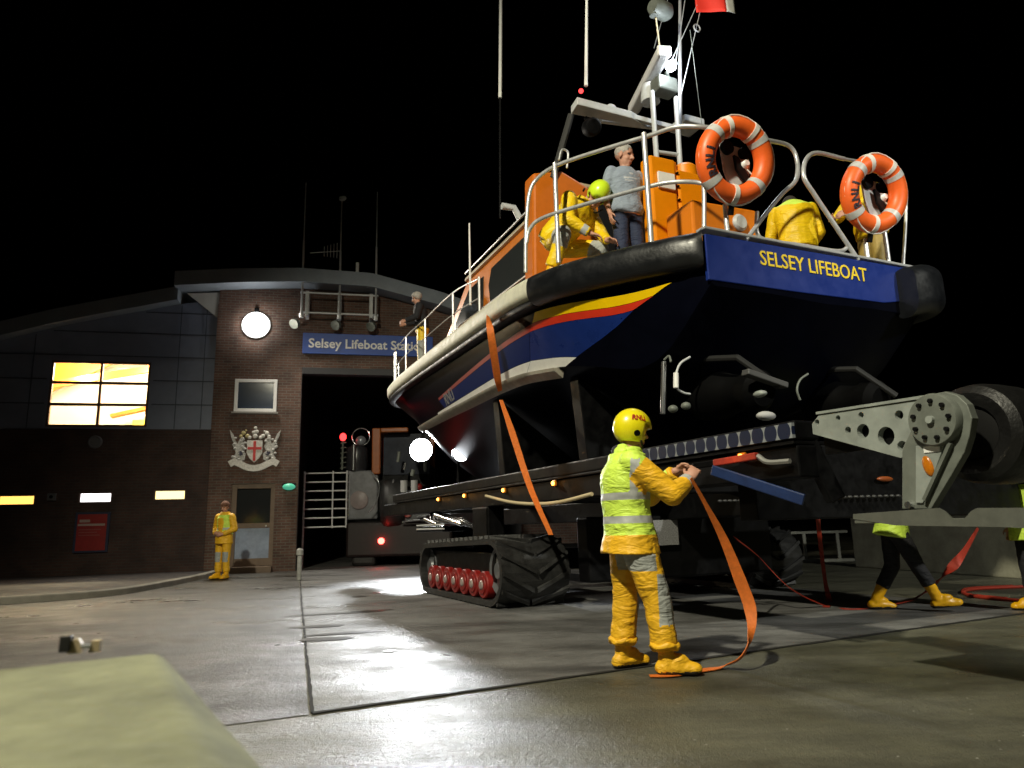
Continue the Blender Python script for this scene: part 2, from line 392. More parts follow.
# ================================================================== THE SETTING
def sheet(name, pts, z, m):
    mb = MB(); mb._add([(p[0], p[1], z) for p in pts], (tuple(range(len(pts))),)); return struct(mb.build(name, m))
sheet('ground', [(-300,-120),(300,-120),(300,400),(-300,400)], 0, ASPH)
SEAM0 = Vector((-1.16, 4.28)); SEAM1 = Vector((1.01, 5.42))
sheet('forecourt', [(-1.185,4.25),(-2.0,3.87),(-14.5,-2.6),(-22,12),(-16.5,24.6),(-6.55,21.9),(-3.30,11.2)], .004, ASPH2)
_d = (SEAM1 - SEAM0).normalized(); e = SEAM0 + _d*7.6
sheet('concrete_apron', [(SEAM0.x, SEAM0.y), (e.x, e.y), (e.x-5.0, e.y+10.8), (-2.2, 40), (-12.5, 40), (-6.50,21.9), (-3.26,11.2)], .004, CONC)
# joint between the slabs: a narrow raised lip of bitumen
jb = MB()
def lip(a, b, w, n):
    pts = []
    for i in range(n+1):
        t = i/n; p = Vector(a)*(1-t)+Vector(b)*t; q = (Vector(b)-Vector(a)).normalized(); k = Vector((-q.y, q.x))*random.uniform(-.004,.004)
        pts.append((p.x+k.x, p.y+k.y, .0065))
    jb.ribbon(pts, [w*random.uniform(.6,1.3) for _ in pts], (-(b[1]-a[1]), b[0]-a[0], 0), .004)
lip((-1.17,4.27), (-3.28,11.2), .02, 60); lip((-3.28,11.2), (-6.5,21.9), .02, 60); lip((-1.17,4.27), (e.x,e.y), .04, 60)
struct(jb.build('pavement_joint', mat('bitumen', (.03,.029,.027), .9, spec=.1)))
# oily stains on the apron and tread prints on the old asphalt
def stain(name, blobs, z, m):
    mb = MB()
    for c, rx, ry, a in blobs:
        n = 22; ps = []
        for k in range(n):
            t = 2*PI*k/n; r_ = 1+.35*noise.noise(Vector((math.cos(t)*1.7+c[0]*3, math.sin(t)*1.7, c[1])))+random.uniform(-.1,.1)
            x, y = rx*r_*math.cos(t), ry*r_*math.sin(t); ps.append((c[0]+x*math.cos(a)-y*math.sin(a), c[1]+x*math.sin(a)+y*math.cos(a), z))
        mb._add(ps, (tuple(range(n)),)); z += .0006
    return struct(mb.build(name, m))
g_ = lambda x,y: (gnd(x,y).x, gnd(x,y).y)
stain('oil_stain', [(g_(338,614),.62,.07,.25),(g_(372,611),.3,.05,.2),(g_(318,627),.3,.10,.2),(g_(345,634),.42,.06,.3),(g_(325,640),.26,.10,.1),(g_(358,597),.12,.12,.2),(g_(389,652),.05,.05,0)], .0075, mat('oil_damp', (.045,.043,.04), .35, var=.4, vscale=5))
# the paved bed before the building and its curving kerb
kp = crv([(-15,10.2),(-11,10.9),(-8.3,11.75),(-7.2,12.9),(-7.15,14.6),(-7.4,17.0),(-7.75,18.7)], 8)
pb = MB(); top = [(p.x,p.y) for p in kp]+[(-10,18.35),(-16,17.0),(-16,10.2)]
pb._add([(x,y,.1) for x,y in top], (tuple(range(len(top))),)); struct(pb.build('pavement', PAVE))
kb = MB(); outs = []
for i in range(len(kp)):
    t = (kp[min(i+1,len(kp)-1)]-kp[max(i-1,0)]).normalized(); outs.append(Vector((t.y,-t.x,0)))
kb.sweep([(-.002,-.1),(.14,-.1),(.14,.0),(.12,.018),(-.002,.018)], [Vector((p.x,p.y,.1)) for p in kp], outs)
struct(kb.build('kerb', mat('kerb_stone', (.22,.205,.17), .75, var=.3, vscale=4), smooth=40))

# concrete blocks that edge the yard, the photographer behind them
t = thing('concrete_block', 'big pale yellow green concrete block with chamfered edge, close to the viewer', 'concrete block', (-.9, .75, 0))
mb = MB()
A_, B_, C_, D_ = (-1.9,1.0), (-.60,1.30), (-.235,.66), (-.2,-.2)
pl = [(-2.6,.02), (-.635,1.325), (-.27,.68), (.15,-.10), (-2.6,-.6)]
off = [(-2.62,.05), (-.60,1.36), (-.13,.63), (.29,-.10), (-2.6,-.7)]
def P2(l, z): return [(x+.9, y-.75, z) for x, y in l]
vs = P2(pl,.80)+P2(off,.735)+P2(off,0.0); n = 5
mb._add(vs, [tuple(range(n))]+[(i,(i+1)%n,n+(i+1)%n,n+i) for i in range(n)]+[(n+i,n+(i+1)%n,2*n+(i+1)%n,2*n+i) for i in range(n)]+[tuple(range(3*n-1,2*n-1,-1))])
mb.build('block_body', BLOCK, t, bevel=.022, seg=4)
p = gnd(80,650,.80)
t = thing('metal_clasp', 'small metal clasp with bolt on the far edge of the concrete block', 'clasp', p, R(17))
MB().box(-.03,-.012,-.02,.0,.0,.028).build('clasp_plate', mat('clasp_black',(.012,.012,.012),.5), t, bevel=.002)
MB().prism([(-.018,-.004),(.004,-.004),(.004,.012),(-.002,.021),(-.013,.019)], (.0,-.012,0), (1,0,0), (0,0,1), -.016).build('lug', mat('clasp_brass',(.45,.36,.22),.5,.2), t)
MB().prism([(.016,-.004),(.034,-.004),(.034,.016),(.02,.016)], (.0,-.012,0), (1,0,0), (0,0,1), -.016).build('lug', MATS['clasp_brass'], t)
MB().cyl((.004,-.012,.008),(.02,-.012,.008),.004).build('bolt', CHROME, t)

# far side of the yard
t = thing('boundary_wall', 'low pale concrete boundary wall on the far side of the yard behind the walking person', 'wall', (7.05,15.3,0), math.atan2(-4.1,.9))
MB().box(0,11,0,.35,0,1.2).build('wall_panel', WALLC, t, bevel=.02)
MB().box(-.05,11.05,-.06,.41,1.203,1.3).build('coping', WALLC, t, bevel=.015)
t = thing('low_railing', 'low pale metal railing between the concrete boundary wall and the carriage', 'railing', (5.9,17.6,0), 0)
rt = mat('railing_paint', (.32,.32,.27), .6, var=.2)
for x in (.25,1.05,1.85): MB().box(x-.035,x+.035,-.03,.03,.06,.66).build('railing_post', rt, t)
MB().box(.2,2.1,-.035,.035,.662,.72).build('top_rail', rt, t)
MB().box(-2.0,2.4,-.14,.14,0,.06).build('base_kerb', rt, t)

# ================================================================== THE LIFEBOAT STATION
FB = R(13); FX = Vector((math.cos(FB), math.sin(FB), 0)); FY = Vector((-math.sin(FB), math.cos(FB), 0)); FO = Vector((-5.72, 19.5, 0))
def fw(x, z, off=0.0): return FO + FX*x + FY*off + Vector((0,0,z))     # off < 0 stands proud of the wall
st = thing('boathouse', 'brick and blue grey clad boathouse with curved roofs, lit windows and a tall dark doorway', 'building', FO, FB)
def wall(mb, xs, top, z0, holes, y0=0.0, y1=.3):
    """vertical strips between xs from z0 up to top(x), leaving the holes (x0,x1,z0,z1) open"""
    xs = sorted(set(xs + [h[0] for h in holes] + [h[1] for h in holes]))
    for a, b in zip(xs[:-1], xs[1:]):
        iv = [(z0, None)]
        for h in sorted([h for h in holes if h[0] <= a+1e-6 and h[1] >= b-1e-6], key=lambda h: h[2]):
            lo = iv[-1][0]; iv[-1] = (lo, h[2]); iv.append((h[3], None))
        for lo, hi in iv:
            za, zb = (hi, hi) if hi is not None else (top(a), top(b))
            ps = [(a,y0,lo),(b,y0,lo),(b,y1,lo),(a,y1,lo),(a,y0,za),(b,y0,zb),(b,y1,zb),(a,y1,za)]
            mb._add(ps, ((3,2,1,0),(4,5,6,7),(0,1,5,4),(1,2,6,5),(2,3,7,6),(3,0,4,7)))
    bmesh.ops.remove_doubles(mb.bm, verts=mb.bm.verts, dist=1e-4)
tz = lambda x: float(np.interp(x, [-3.5,-1.9,-.3,1.7,3.7,6,9,12], [7.60,7.75,7.86,7.82,7.35,6.6,5.4,4.0]))
lz = lambda x: float(np.interp(x, [-14,-11,-9,-7.7,-6.4,-5.4,-3.5,-2.5], [2.9,4.6,5.55,6.08,6.5,6.77,7.26,7.45]))
SL = [(-7.35,-6.52,1.85,2.10),(-5.53,-4.76,1.88,2.14),(-3.77,-3.0,1.92,2.18)]
WU = (-6.48,-4.08,3.84,5.6)
mb = MB(); wall(mb, [-14,-2.45], lambda x: 3.78 if x > -13 else 3.0, 0, SL, .02); mb.build('base_brickwork', BRICKD, st)
mb = MB(); wall(mb, [-13,-12,-11,-10,-9,-8.3,-7.7,-7,-5.9,-5.4,-4.5,-3.5,-2.45], lz, 3.783, [WU], .05); mb.build('cladding', CLAD, st)
mb = MB()
for x in np.arange(-12.3,-2.6,1.22):
    for z in (4.38,4.98,5.58,6.18,6.78):
        pass
for z in (4.45,5.1,5.75,6.4,7.0):
    x0 = next((x for x in np.arange(-13.5,-2.5,.1) if lz(x) > z+.05), None)
    if x0 is not None:
        if 3.8 < z < 5.7: mb.box(x0,-6.55,.035,.0497,z-.012,z+.012); mb.box(-4.0,-2.46,.035,.0497,z-.012,z+.012)
        else: mb.box(x0,-2.46,.035,.0497,z-.012,z+.012)
for x in (-10.2,-8.4,-6.9,-3.4,-2.75): mb.box(x-.01,x+.01,.03,.0345,3.8,lz(x)-.05)
mb.build('cladding_joint', mat('joint_dark',(.05,.06,.08),.6), st)
WS = (-1.92,-.81,4.27,5.18); DR = (-1.86,-.76,.0,2.32)
mb = MB(); wall(mb, [-2.45,-1.9,-.3,-.17], tz, 0, [WS,DR]); wall(mb, [-.17,1.7,3.7,6,6.1], tz, 5.55, []); wall(mb, [6.1,9,11], tz, 0, [])
mb.build('tower_brickwork', BRICK, st)
mb = MB(); mb.box(-2.47,-2.45,0,5,3.78,7.3); mb.build('tower_return', BRICK, st)
def roofband(name, xs, zf, th, y0, y1, m):
    mb = MB(); vs = []; n = len(xs)
    for x in xs:
        z = zf(x); vs += [(x,y0,z),(x,y1,z),(x,y1,z+th),(x,y0,z+th)]
    fs = [(3,2,1,0), tuple((n-1)*4+k for k in range(4))]
    for i in range(n-1):
        for k in range(4): fs.append((i*4+k, i*4+(k+1)%4, (i+1)*4+(k+1)%4, (i+1)*4+k))
    mb._add(vs, fs); return mb.build(name, m, st, smooth=35)
roofband('tower_roof', list(np.arange(-3.5,11.1,.25)), lambda x: float(np.interp(x,[-3.5,-1.9,-.3,1.7,3.7,6,9,12],[7.59,7.76,7.87,7.83,7.36,6.61,5.41,4.01])), .40, -.6, 14, ROOFM)
roofband('side_roof', list(np.arange(-14,-3.4,.25))+[-3.45], lambda x: lz(x)+.004, .38, -.35, 14, ROOFM)
MB().prism([(-3.3,7.58),(-2.46,7.64),(-2.46,6.9)], (0,.049,0), (1,0,0), (0,0,1), .03).build('soffit_panel', mat('soffit_white',(.55,.55,.52),.6), st)
mb = MB(); mb.box(-3.3,-2.46,-.02,-.001,7.2,7.21); mb.bm.clear(); 
# hall behind the doorway
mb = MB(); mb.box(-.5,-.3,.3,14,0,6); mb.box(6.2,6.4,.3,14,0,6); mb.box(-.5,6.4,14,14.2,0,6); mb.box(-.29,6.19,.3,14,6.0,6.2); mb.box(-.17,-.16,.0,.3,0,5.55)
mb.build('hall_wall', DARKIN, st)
# tall tracks of the folding door, the header and a post guard
MB().box(-.16,6.1,-.02,.28,5.36,5.546).build('door_header', mat('header_dark',(.03,.03,.034),.6), st, bevel=.01)
# mess room with lamps on behind the upper window
warm = mat('messroom_wall', (.8,.77,.68), .8)
mb = MB(); mb.box(-8,-2.6,4,4.1,3.3,6.3); mb.box(-8.1,-8,.36,4,3.3,6.3); mb.box(-2.6,-2.5,.36,4,3.3,6.3); mb.box(-8,-2.6,.36,4,3.2,3.3); mb.box(-8,-2.6,.36,4,6.3,6.4)
mb.build('messroom_wall', warm, st)
om = mat('varnished_ceiling', (.5,.14,.012), .5)
mb = MB(); mb.prism([(-7.9,6.25),(-5.5,6.25),(-7.9,4.9)], (0,2.6,0), (1,0,0), (0,0,1), .1); mb.prism([(-4.6,6.28),(-3.2,6.28),(-3.2,4.6),(-3.9,4.9)], (0,2.2,0), (1,0,0), (0,0,1), .1); mb.bar((-7.2,1.6,5.2),(-3.4,2.4,6.2),.12,.2); mb.bar((-5.9,3.2,4.6),(-3.0,3.4,5.4),.3,.1)
mb.build('ceiling_beam', om, st)
MB().box(-5.3,-4.2,3.2,3.6,3.9,4.5).build('messroom_cupboard', mat('cupboard_yellow',(.75,.6,.08),.6), st)
def lamp(name, kind, loc, energy, col, size=.1, target=None, angle=60, blend=.6):
    l = bpy.data.lights.new(name, kind); l.energy = energy; l.color = col
    if kind in ('POINT','SPOT'): l.shadow_soft_size = size
    if kind == 'SPOT': l.spot_size = R(angle); l.spot_blend = blend
    o = bpy.data.objects.new(name, l); COL.objects.link(o); o.location = loc
    if target is not None: o.rotation_euler = (Vector(target)-Vector(loc)).to_track_quat('-Z','Y').to_euler()
    return o
for x, z in ((-6.2,5.6),(-4.3,5.7)): lamp('room_lamp', 'POINT', fw(x,z,1.6), 900, (1,.82,.5), .15)
# upper window
wf = MATS.get('x') or mat('window_frame_dark', (.12,.07,.05), .6)
w = MB(); x0,x1,z0,z1 = WU
w.box(x0,x0+.06,.06,.14,z0,z1); w.box(x1-.06,x1,.06,.14,z0,z1); w.box(x0+.06,x1-.06,.06,.14,z0,z0+.06); w.box(x0+.06,x1-.06,.06,.14,z1-.06,z1)
w.box(-5.31,-5.25,.065,.135,z0+.06,z1-.06); w.box(x0+.06,-5.31,.065,.135,4.40,4.47); w.box(-5.25,x1-.06,.065,.135,4.40,4.47); w.box(x0+.06,-5.31,.065,.135,4.98,5.05); w.box(-5.25,x1-.06,.065,.135,4.98,5.05)
win = w.build('window', wf, st)
gl = bpy.data.materials.new('clear_glass'); gl.use_nodes = True; nt = gl.node_tree; nt.nodes.clear()
o_ = nt.nodes.new('ShaderNodeOutputMaterial'); m_ = nt.nodes.new('ShaderNodeMixShader'); t_ = nt.nodes.new('ShaderNodeBsdfTransparent'); g_ = nt.nodes.new('ShaderNodeBsdfGlossy'); g_.inputs['Roughness'].default_value = .03; m_.inputs[0].default_value = .07
nt.links.new(t_.outputs[0], m_.inputs[1]); nt.links.new(g_.outputs[0], m_.inputs[2]); nt.links.new(m_.outputs[0], o_.inputs[0])
MB().box(x0+.03,x1-.03,.097,.103,z0+.03,z1-.03).build('pane', gl, win)
for (a,b,c,d), col, s in zip(SL, ((1,.50,.10),(1,.93,.95),(1,.78,.32)), (2.2,3.2,2.4)):
    f = MB().box(a,a+.03,.03,.12,c,d).box(b-.03,b,.03,.12,c,d).box(a+.03,b-.03,.03,.12,c,c+.025).box(a+.03,b-.03,.03,.12,d-.025,d).build('slit_window', wf, st)
    MB().box(a+.03,b-.03,.08,.09,c+.025,d-.025).build('pane', emat('lit_pane_%d' % int(s*10), col, s), f)
# white framed window that mirrors the tractor lamp
x0,x1,z0,z1 = WS
f = MB().box(x0,x0+.09,-.02,.1,z0,z1).box(x1-.09,x1,-.02,.1,z0,z1).box(x0+.09,x1-.09,-.02,.1,z0,z0+.09).box(x0+.09,x1-.09,-.02,.1,z1-.09,z1).build('window', mat('white_window_frame',(.8,.8,.8),.4), st, bevel=.008)
MB().box(x0+.08,x1-.08,.04,.05,z0+.08,z1-.08).build('pane', mat('night_glass', (.03,.045,.075), .09, spec=.9, bump=.03, bscale=3), f)
MB().box(x0-.05,x1+.05,-.06,-.022,z0-.05,z0-.003).build('window_sill', mat('sill_stone',(.3,.29,.27),.7), st)
# entrance door
x0,x1,z0,z1 = DR
d = MB().box(x0,x0+.13,.04,.2,.16,z1).box(x1-.11,x1,.04,.2,.16,z1).box(x0+.13,x1-.11,.04,.2,z1-.13,z1).box(x0,x1,-.28,.3,0,.157).build('entrance_door', WOODB, st, bevel=.006)
MB().box(x0+.131,x1-.111,.09,.13,.165,.36).box(x0+.131,x1-.111,.09,.13,1.15,1.28).build('door_rail', WOODB, d)
MB().box(x0+.131,x1-.111,.105,.115,1.283,z1-.132).build('pane', mat('door_glass_dark',(.02,.022,.024),.15), d)
MB().box(x0+.131,x1-.111,.105,.115,.362,1.148).build('pane', mat('door_glass_sheen',(.30,.36,.48),.25, var=.25, vscale=4), d)  # pale blue colour stands for the reflection in the lower glass
MB().cyl((x1-.2,.03,1.2),(x1-.2,.09,1.2),.02).build('handle', ALU, d)

# things on the front wall
def facade_thing(name, label, cat, x, z, off=0.0, group=None): return thing(name, label, cat, fw(x,z,off), FB, group)
t = facade_thing('name_sign', 'long blue sign with white words over the boathouse doorway', 'sign', 1.55, 6.24, -.03)
MB().box(-1.72,1.95,-.04,.02,-.3,.3).build('sign_board', SIGNB, t, bevel=.006)
text_obj('lettering', 'Selsey Lifeboat Station', .37, .012, SIGNW, t, frame_m((.1,-.046,-.01),(1,0,0),(0,0,1)), bold=.007, sx=.99)
t = facade_thing('coat_of_arms', 'white and red coat of arms with shield and winged supporters on the brick wall', 'coat of arms', -1.33, 3.26, -.005)
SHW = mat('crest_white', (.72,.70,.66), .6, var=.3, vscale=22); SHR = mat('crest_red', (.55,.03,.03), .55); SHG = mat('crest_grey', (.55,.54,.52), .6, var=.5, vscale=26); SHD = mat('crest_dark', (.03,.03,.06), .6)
MB().prism([(-.2,.22),(.2,.22),(.2,-.12),(.12,-.27),(0,-.38),(-.12,-.27),(-.2,-.12)], (0,-.002,0), (1,0,0), (0,0,1), .03).build('shield', SHW, t, bevel=.006)
MB().box(-.035,.035,-.045,-.033,-.33,.2).box(-.18,-.037,-.045,-.033,-.03,.04).box(.037,.18,-.045,-.033,-.03,.04).build('cross', SHR, t)
for sx in (-1,1):
    mb = MB()
    body = [(.24,-.30),(.34,-.34),(.40,-.22),(.50,-.30),(.56,-.26),(.47,-.12),(.52,.0),(.58,.12),(.52,.10),(.62,.34),(.66,.52),(.56,.38),(.50,.22),(.44,.12),(.40,.24),(.36,.30),(.26,.26),(.30,.18),(.24,.06),(.30,-.06),(.22,-.14)]
    mb.prism([(sx*x, z) for x, z in body], (0,-.002,0), (1,0,0), (0,0,1), .028)
    for _ in range(16): mb.sph((sx*random.uniform(.25,.56),-.03,random.uniform(-.30,.30)), (.045,.014,.035), n=7, m=5)
    mb.build('supporter', SHG, t, smooth=50)
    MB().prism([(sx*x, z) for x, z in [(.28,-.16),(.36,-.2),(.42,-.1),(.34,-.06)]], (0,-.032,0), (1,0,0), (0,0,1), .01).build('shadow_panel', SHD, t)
mb = MB(); pts = crv([(-.62,-.02,-.42),(-.5,-.03,-.36),(-.34,-.025,-.42),(-.18,-.03,-.50),(0,-.03,-.53),(.18,-.03,-.50),(.34,-.025,-.42),(.5,-.03,-.36),(.62,-.02,-.42)], 5); mb.ribbon(pts, .17, (0,0,1), .02); mb.build('motto_ribbon', SHW, t)
mb = MB()
for c, r in (((0,-.02,.34),.07),((.03,-.02,.46),.06),((-.04,-.02,.44),.05),((.0,-.02,.56),.045),((.2,-.02,.34),.06),((.3,-.02,.42),.06),((.36,-.02,.33),.05),((.14,-.02,.30),.05),((-.14,-.02,.30),.05),((.24,-.02,.47),.03)): mb.sph(c,(r,.02,r),n=9,m=6)
mb.build('helm_and_mantling', SHW, t, smooth=60)
mb = MB()
for c, r in (((-.2,-.02,.34),.06),((-.3,-.02,.42),.06),((-.36,-.02,.33),.05),((-.24,-.02,.49),.03)): mb.sph(c,(r,.02,r),n=9,m=6)
mb.build('gilt_mantling', mat('crest_gilt',(.5,.42,.2),.5), t, smooth=60)
t = facade_thing('wall_floodlight', 'round glaring white floodlight high on the brick tower', 'floodlight', -1.44, 6.72, 0)
MB().box(-.06,.06,-.05,-.002,.37,.5).build('bracket', BLACKP, t, bevel=.01)
MB().lathe([(.37,0),(.385,.02),(.38,.05),(.352,.055)], (0,-.002,0), (0,-1,0), 32).build('lamp_housing', GREYP, t, smooth=40)
MB().lathe([(.345,0),(.335,.09),(.28,.18),(.16,.24),(.02,.26)], (0,-.03,0), (0,-1,0), 32).build('lens', emat('floodlight_lens',(1,.98,.92),26), t, smooth=60)
lamp('wall_flood_beam', 'SPOT', fw(-1.44,6.72,-.55), 1600, (1,.92,.78), .3, (0,7.5,.6), 165, .5)
t = facade_thing('green_lamp', 'small green dome lamp on the brickwork beside the entrance door', 'lamp', -.4, 2.22, 0)
MB().sph((0,-.06,0), (.17,.09,.09), n=16, m=8).build('shade', mat('green_lamp_glass',(.1,.5,.32),.3, emit=(.12,.75,.5), estr=.35), t, smooth=60)
MB().box(-.18,.18,-.07,-.002,.02,.1).build('cap', BLACKP, t, bevel=.02)
t = facade_thing('wall_vent', 'small round vent on the brickwork under the lit upper window', 'vent', -5.26, 3.44, 0.018)
MB().lathe([(.17,0),(.17,.03),(.14,.05),(.12,.03),(.0001,.03)], (0,0,0), (0,-1,0), 24).build('vent_cover', mat('vent_grey',(.12,.12,.13),.5), t, smooth=40)
t = facade_thing('wall_sensor', 'tiny dark box fixed between two lit slit windows', 'sensor', -6.13, 2.04, .018)
MB().box(-.1,.1,-.08,0,-.09,.09).build('casing', mat('sensor_grey',(.10,.10,.11),.5), t, bevel=.01); MB().cyl((0,-.08,0),(0,-.1,0),.04).build('sensor_eye', BLACKP, t)
t = facade_thing('notice_board', 'red notice board with pale heading on the brown brickwork', 'notice board', -5.15, 1.14, .018)
MB().box(-.4,.4,-.05,0,-.5,.5).build('board_frame', mat('notice_frame',(.02,.025,.06),.5), t, bevel=.006)
MB().box(-.34,.34,-.056,-.0515,-.45,.45).build('notice_sheet', NOTR, t)
pw = mat('notice_print', (.42,.30,.27), .6)
MB().box(-.29,-.05,-.062,-.0575,.25,.32).box(-.32,.3,-.062,-.0575,.16,.215).build('heading', pw, t)
mb = MB(); pf = mat('notice_print_faint',(.33,.10,.09),.6)
for i, w_ in enumerate((.5,.42,.48)): mb.box(-.29,-.29+w_,-.062,-.0575,.06-i*.07,.078-i*.07)
mb.build('small_print', pf, t)
# aerial rack with three lamps and three masts
t = facade_thing('aerial_rack', 'grey tube rack carrying the masts under the tower roof', 'rack', .8, 7.3, 0)
for z in (.31,-.27): MB().tube([(-1.05,-.42,z),(1.1,-.42,z)], .028).build('rack_rail', ALU, t, smooth=40)
for x in (-.86,.02,.9):
    MB().box(x-.05,x+.05,-.44,-.002,-.36,.36).build('rack_bracket', GREYP if x else GALV2, t, bevel=.01)
def wall_lamp(x, label):
    t = facade_thing('spotlight', label, 'spotlight', x, 6.78, 0)
    MB().box(-.04,.04,-.3,-.002,-.02,.04).build('arm', GALV2, t, bevel=.008)
    MB().lathe([(.06,0),(.13,.1),(.14,.22),(.12,.22)], (0,-.24,.02), (-.5,-.7,-.5), 18).build('lamp_housing', GALV2, t, smooth=40)
wall_lamp(-.3, 'unlit spotlight by the foot of the mast closest to the glaring floodlight'); wall_lamp(.82, 'unlit spotlight below the middle mast, the one with a round head'); wall_lamp(1.8, 'unlit spotlight just above the words of the blue sign, below the thin far mast')
def mast(x, ztop, label, head=None):
    t = facade_thing('aerial_mast', label, 'mast', x, 6.95, -.5)
    h = ztop-6.95
    MB().tube([(0,0,0),(0,0,h*.55)], .03, 8).build('lower_tube', ALU, t, smooth=40)
    MB().tube([(0,0,h*.55),(0,0,h)], .018, 8).build('upper_tube', ALU, t, smooth=40)
    MB().cyl((0,0,-.1),(0,0,.02),.06).build('foot', GREYP, t, smooth=40)
    if head == 'cup':
        MB().cyl((0,0,h),(0,0,h+.08),.08).sph((.06,0,h+.07),.07).build('wind_sensor', GREYP, t, smooth=40)
        mb = MB(); mb.tube([(-.02,0,h*.55),(-.85,.1,h*.53)], .012, 6)
        for k in range(5): mb.tube([(-.1-.09*k,.03*k,h*.55-.22+.02*k),(-.1-.09*k,.03*k,h*.55+.24-.02*k)], .012, 6)
        mb.build('yagi_aerial', ALU, t)
mast(-.2, 10.9, 'plain thin mast on the tower closest to the glaring floodlight'); mast(.82, 10.45, 'tower mast with a small round head and a side aerial', 'cup'); mast(1.83, 10.8, 'plain thin mast on the tower closest to the man at the bow')
t = thing('roof_vent_pipe', 'short pale pipe sticking up from the curved tower roof', 'pipe', fw(1.3,8.24,-.2), FB)
MB().tube([(0,0,0),(0,0,.42)], .05, 10).build('pipe', WHITEP, t, smooth=40); MB().tube([(-.12,0,.1),(.0,0,.1)], .04, 8).build('pipe_branch', WHITEP, t, smooth=40)
# gate and post at the doorway
t = thing('field_gate', 'white tubular gate of many bars inside the doorway', 'gate', (-6.16,21.0,0), R(6))
for z in np.linspace(1.14,2.70,7): MB().tube([(0,0,z),(1.22,0,z)], .022, 8).build('bar', GATEM, t, smooth=40)
for x in (0,.82,1.22): MB().tube([(x,-.03,0 if x==0 else 1.1),(x,-.03,2.76)], .035 if x==0 else .024, 8).build('upright', GATEM, t, smooth=40)
p = gnd(299,580)
t = thing('post', 'short weathered white post standing at the end of the slab joint', 'post', (p.x,p.y,.004), 0)
MB().lathe([(.05,0),(.05,.5),(.075,.52),(.075,.62),(.04,.66)], (0,0,0), (0,0,1), 14).build('shaft', mat('post_paint',(.42,.42,.4),.6,var=.4,vscale=12), t, smooth=40)
MB().cyl((-.07,0,.57),(.07,0,.57),.025).build('eye_bolt', GALV2, t, smooth=40)

# ================================================================== LAUNCHING TRACTOR in the doorway
TO = Vector((-3.7, 21.0, 0))
tr = thing('launching_tractor', 'big dark launching tractor in the doorway with glaring headlamp and orange cab frame', 'tractor', TO)
def q(px, py, dy=0.0): return at(px, py, 21+dy) - TO
a = q(345,557); b = q(452,520); z0 = max(.12, a.z)
MB().box(a.x,b.x,.0,4.0,.25,b.z).build('skirt', mat('tractor_skirt',(.012,.006,.006),.5,var=.4), tr, bevel=.08)
for y in (.2,): 
    mb = MB(); mb.box(a.x+.15,a.x+.85,.1,4.2,0,.5); mb.build('track', TYRE, tr, bevel=.1)
    mb = MB(); mb.box(b.x-.85,b.x-.1,.1,4.2,0,.5); mb.build('track', TYRE, tr, bevel=.1)
a = q(345,520,.3); b = q(378,470,.3)
MB().box(a.x,b.x,.3,2.6,a.z,b.z).build('engine_housing', mat('tractor_grey',(.17,.175,.19),.4,var=.35,vscale=5), tr, bevel=.05)
MB().box(a.x+.05,a.x+.13,.27,.296,a.z+.12,b.z-.02).build('grab_rail', CHROME, tr)
c = q(359,500,.25); MB().lathe([(.27,0),(.27,.04),(.24,.06)], c+Vector((0,.045,0)), (0,-1,0), 28).build('round_cover', mat('tractor_cover',(.26,.22,.22),.45,var=.2), tr, smooth=40)
c = q(357,458,.6); d_ = q(361,437,.6)
MB().lathe([(.3,-.42),(.33,-.3),(.33,.25),(.3,.32)], c, (0,0,1), 24).build('air_filter', mat('filter_black',(.03,.03,.035),.25,var=.3), tr, smooth=40)
MB().cyl((c.x-.02,c.y-.36,c.z-.4),(c.x-.02,c.y-.36,c.z+.36),.07).build('exhaust_pipe', CHROME, tr, smooth=40)
MB().tube([(d_.x+.27*math.cos(2*PI*k/24), d_.y, d_.z+.27*math.sin(2*PI*k/24)) for k in range(24)], .022, 8, closed=True).build('lamp_guard', CHROME, tr, smooth=60)
MB().sph((d_.x,d_.y,d_.z-.12), (.17,.17,.16)).build('precleaner_dome', mat('precleaner',(.3,.32,.36),.15,.3), tr, smooth=60)
b0 = q(342,470,.4); b1 = q(343,440,.4)
MB().tube([b0,b1], .03, 8).build('beacon_stalk', GALV2, tr, smooth=40)
mb = MB()
for k in range(6): mb.tube([(b0.x-.06,b0.y,b0.z+.15*k+.05),(b0.x+.12,b0.y,b0.z+.15*k+.08)], .02, 6)
mb.build('ladder_rung', GALV2, tr)
MB().sph(b1+Vector((0,0,.09)), (.1,.1,.12)).build('beacon', emat('red_beacon',(1,.03,.03),5), tr, smooth=60)
a = q(372,428,.2); b = q(380,474,.2); c = q(408,428,.2)
MB().box(a.x,b.x,.2,.4,b.z,a.z).box(b.x+.003,c.x,.2,.4,a.z-.14,a.z).box(a.x,b.x,.4,2.1,a.z-.14,a.z).box(a.x,b.x,1.9,2.1,b.z,a.z-.14).box(b.x,c.x+.6,1.9,2.1,a.z-.14,a.z).box(c.x+.4,c.x+.6,1.9,2.1,b.z,a.z-.14).build('cab_frame', mat('cab_orange',(.32,.08,.008),.4,var=.15), tr, bevel=.03)
MB().box(b.x+.02,c.x+.6,.62,.66,b.z,a.z-.15).build('cab_window', mat('cab_glass',(.05,.055,.07),.12,var=.3,vscale=3), tr)
MB().box(a.x,c.x+.6,.67,2.3,b.z-.4,b.z+.3).build('cab_body', BLACKP, tr, bevel=.04)
w_ = q(386,503,-.1)
MB().lathe([(.12,-.05),(.52,-.03),(.66,.05),(.71,.18),(.71,.5),(.66,.6),(.5,.62)], w_+Vector((-.18,.25,0)), (1,.25,0), 40).build('drive_wheel', TYRE, tr, smooth=40)
mb = MB()
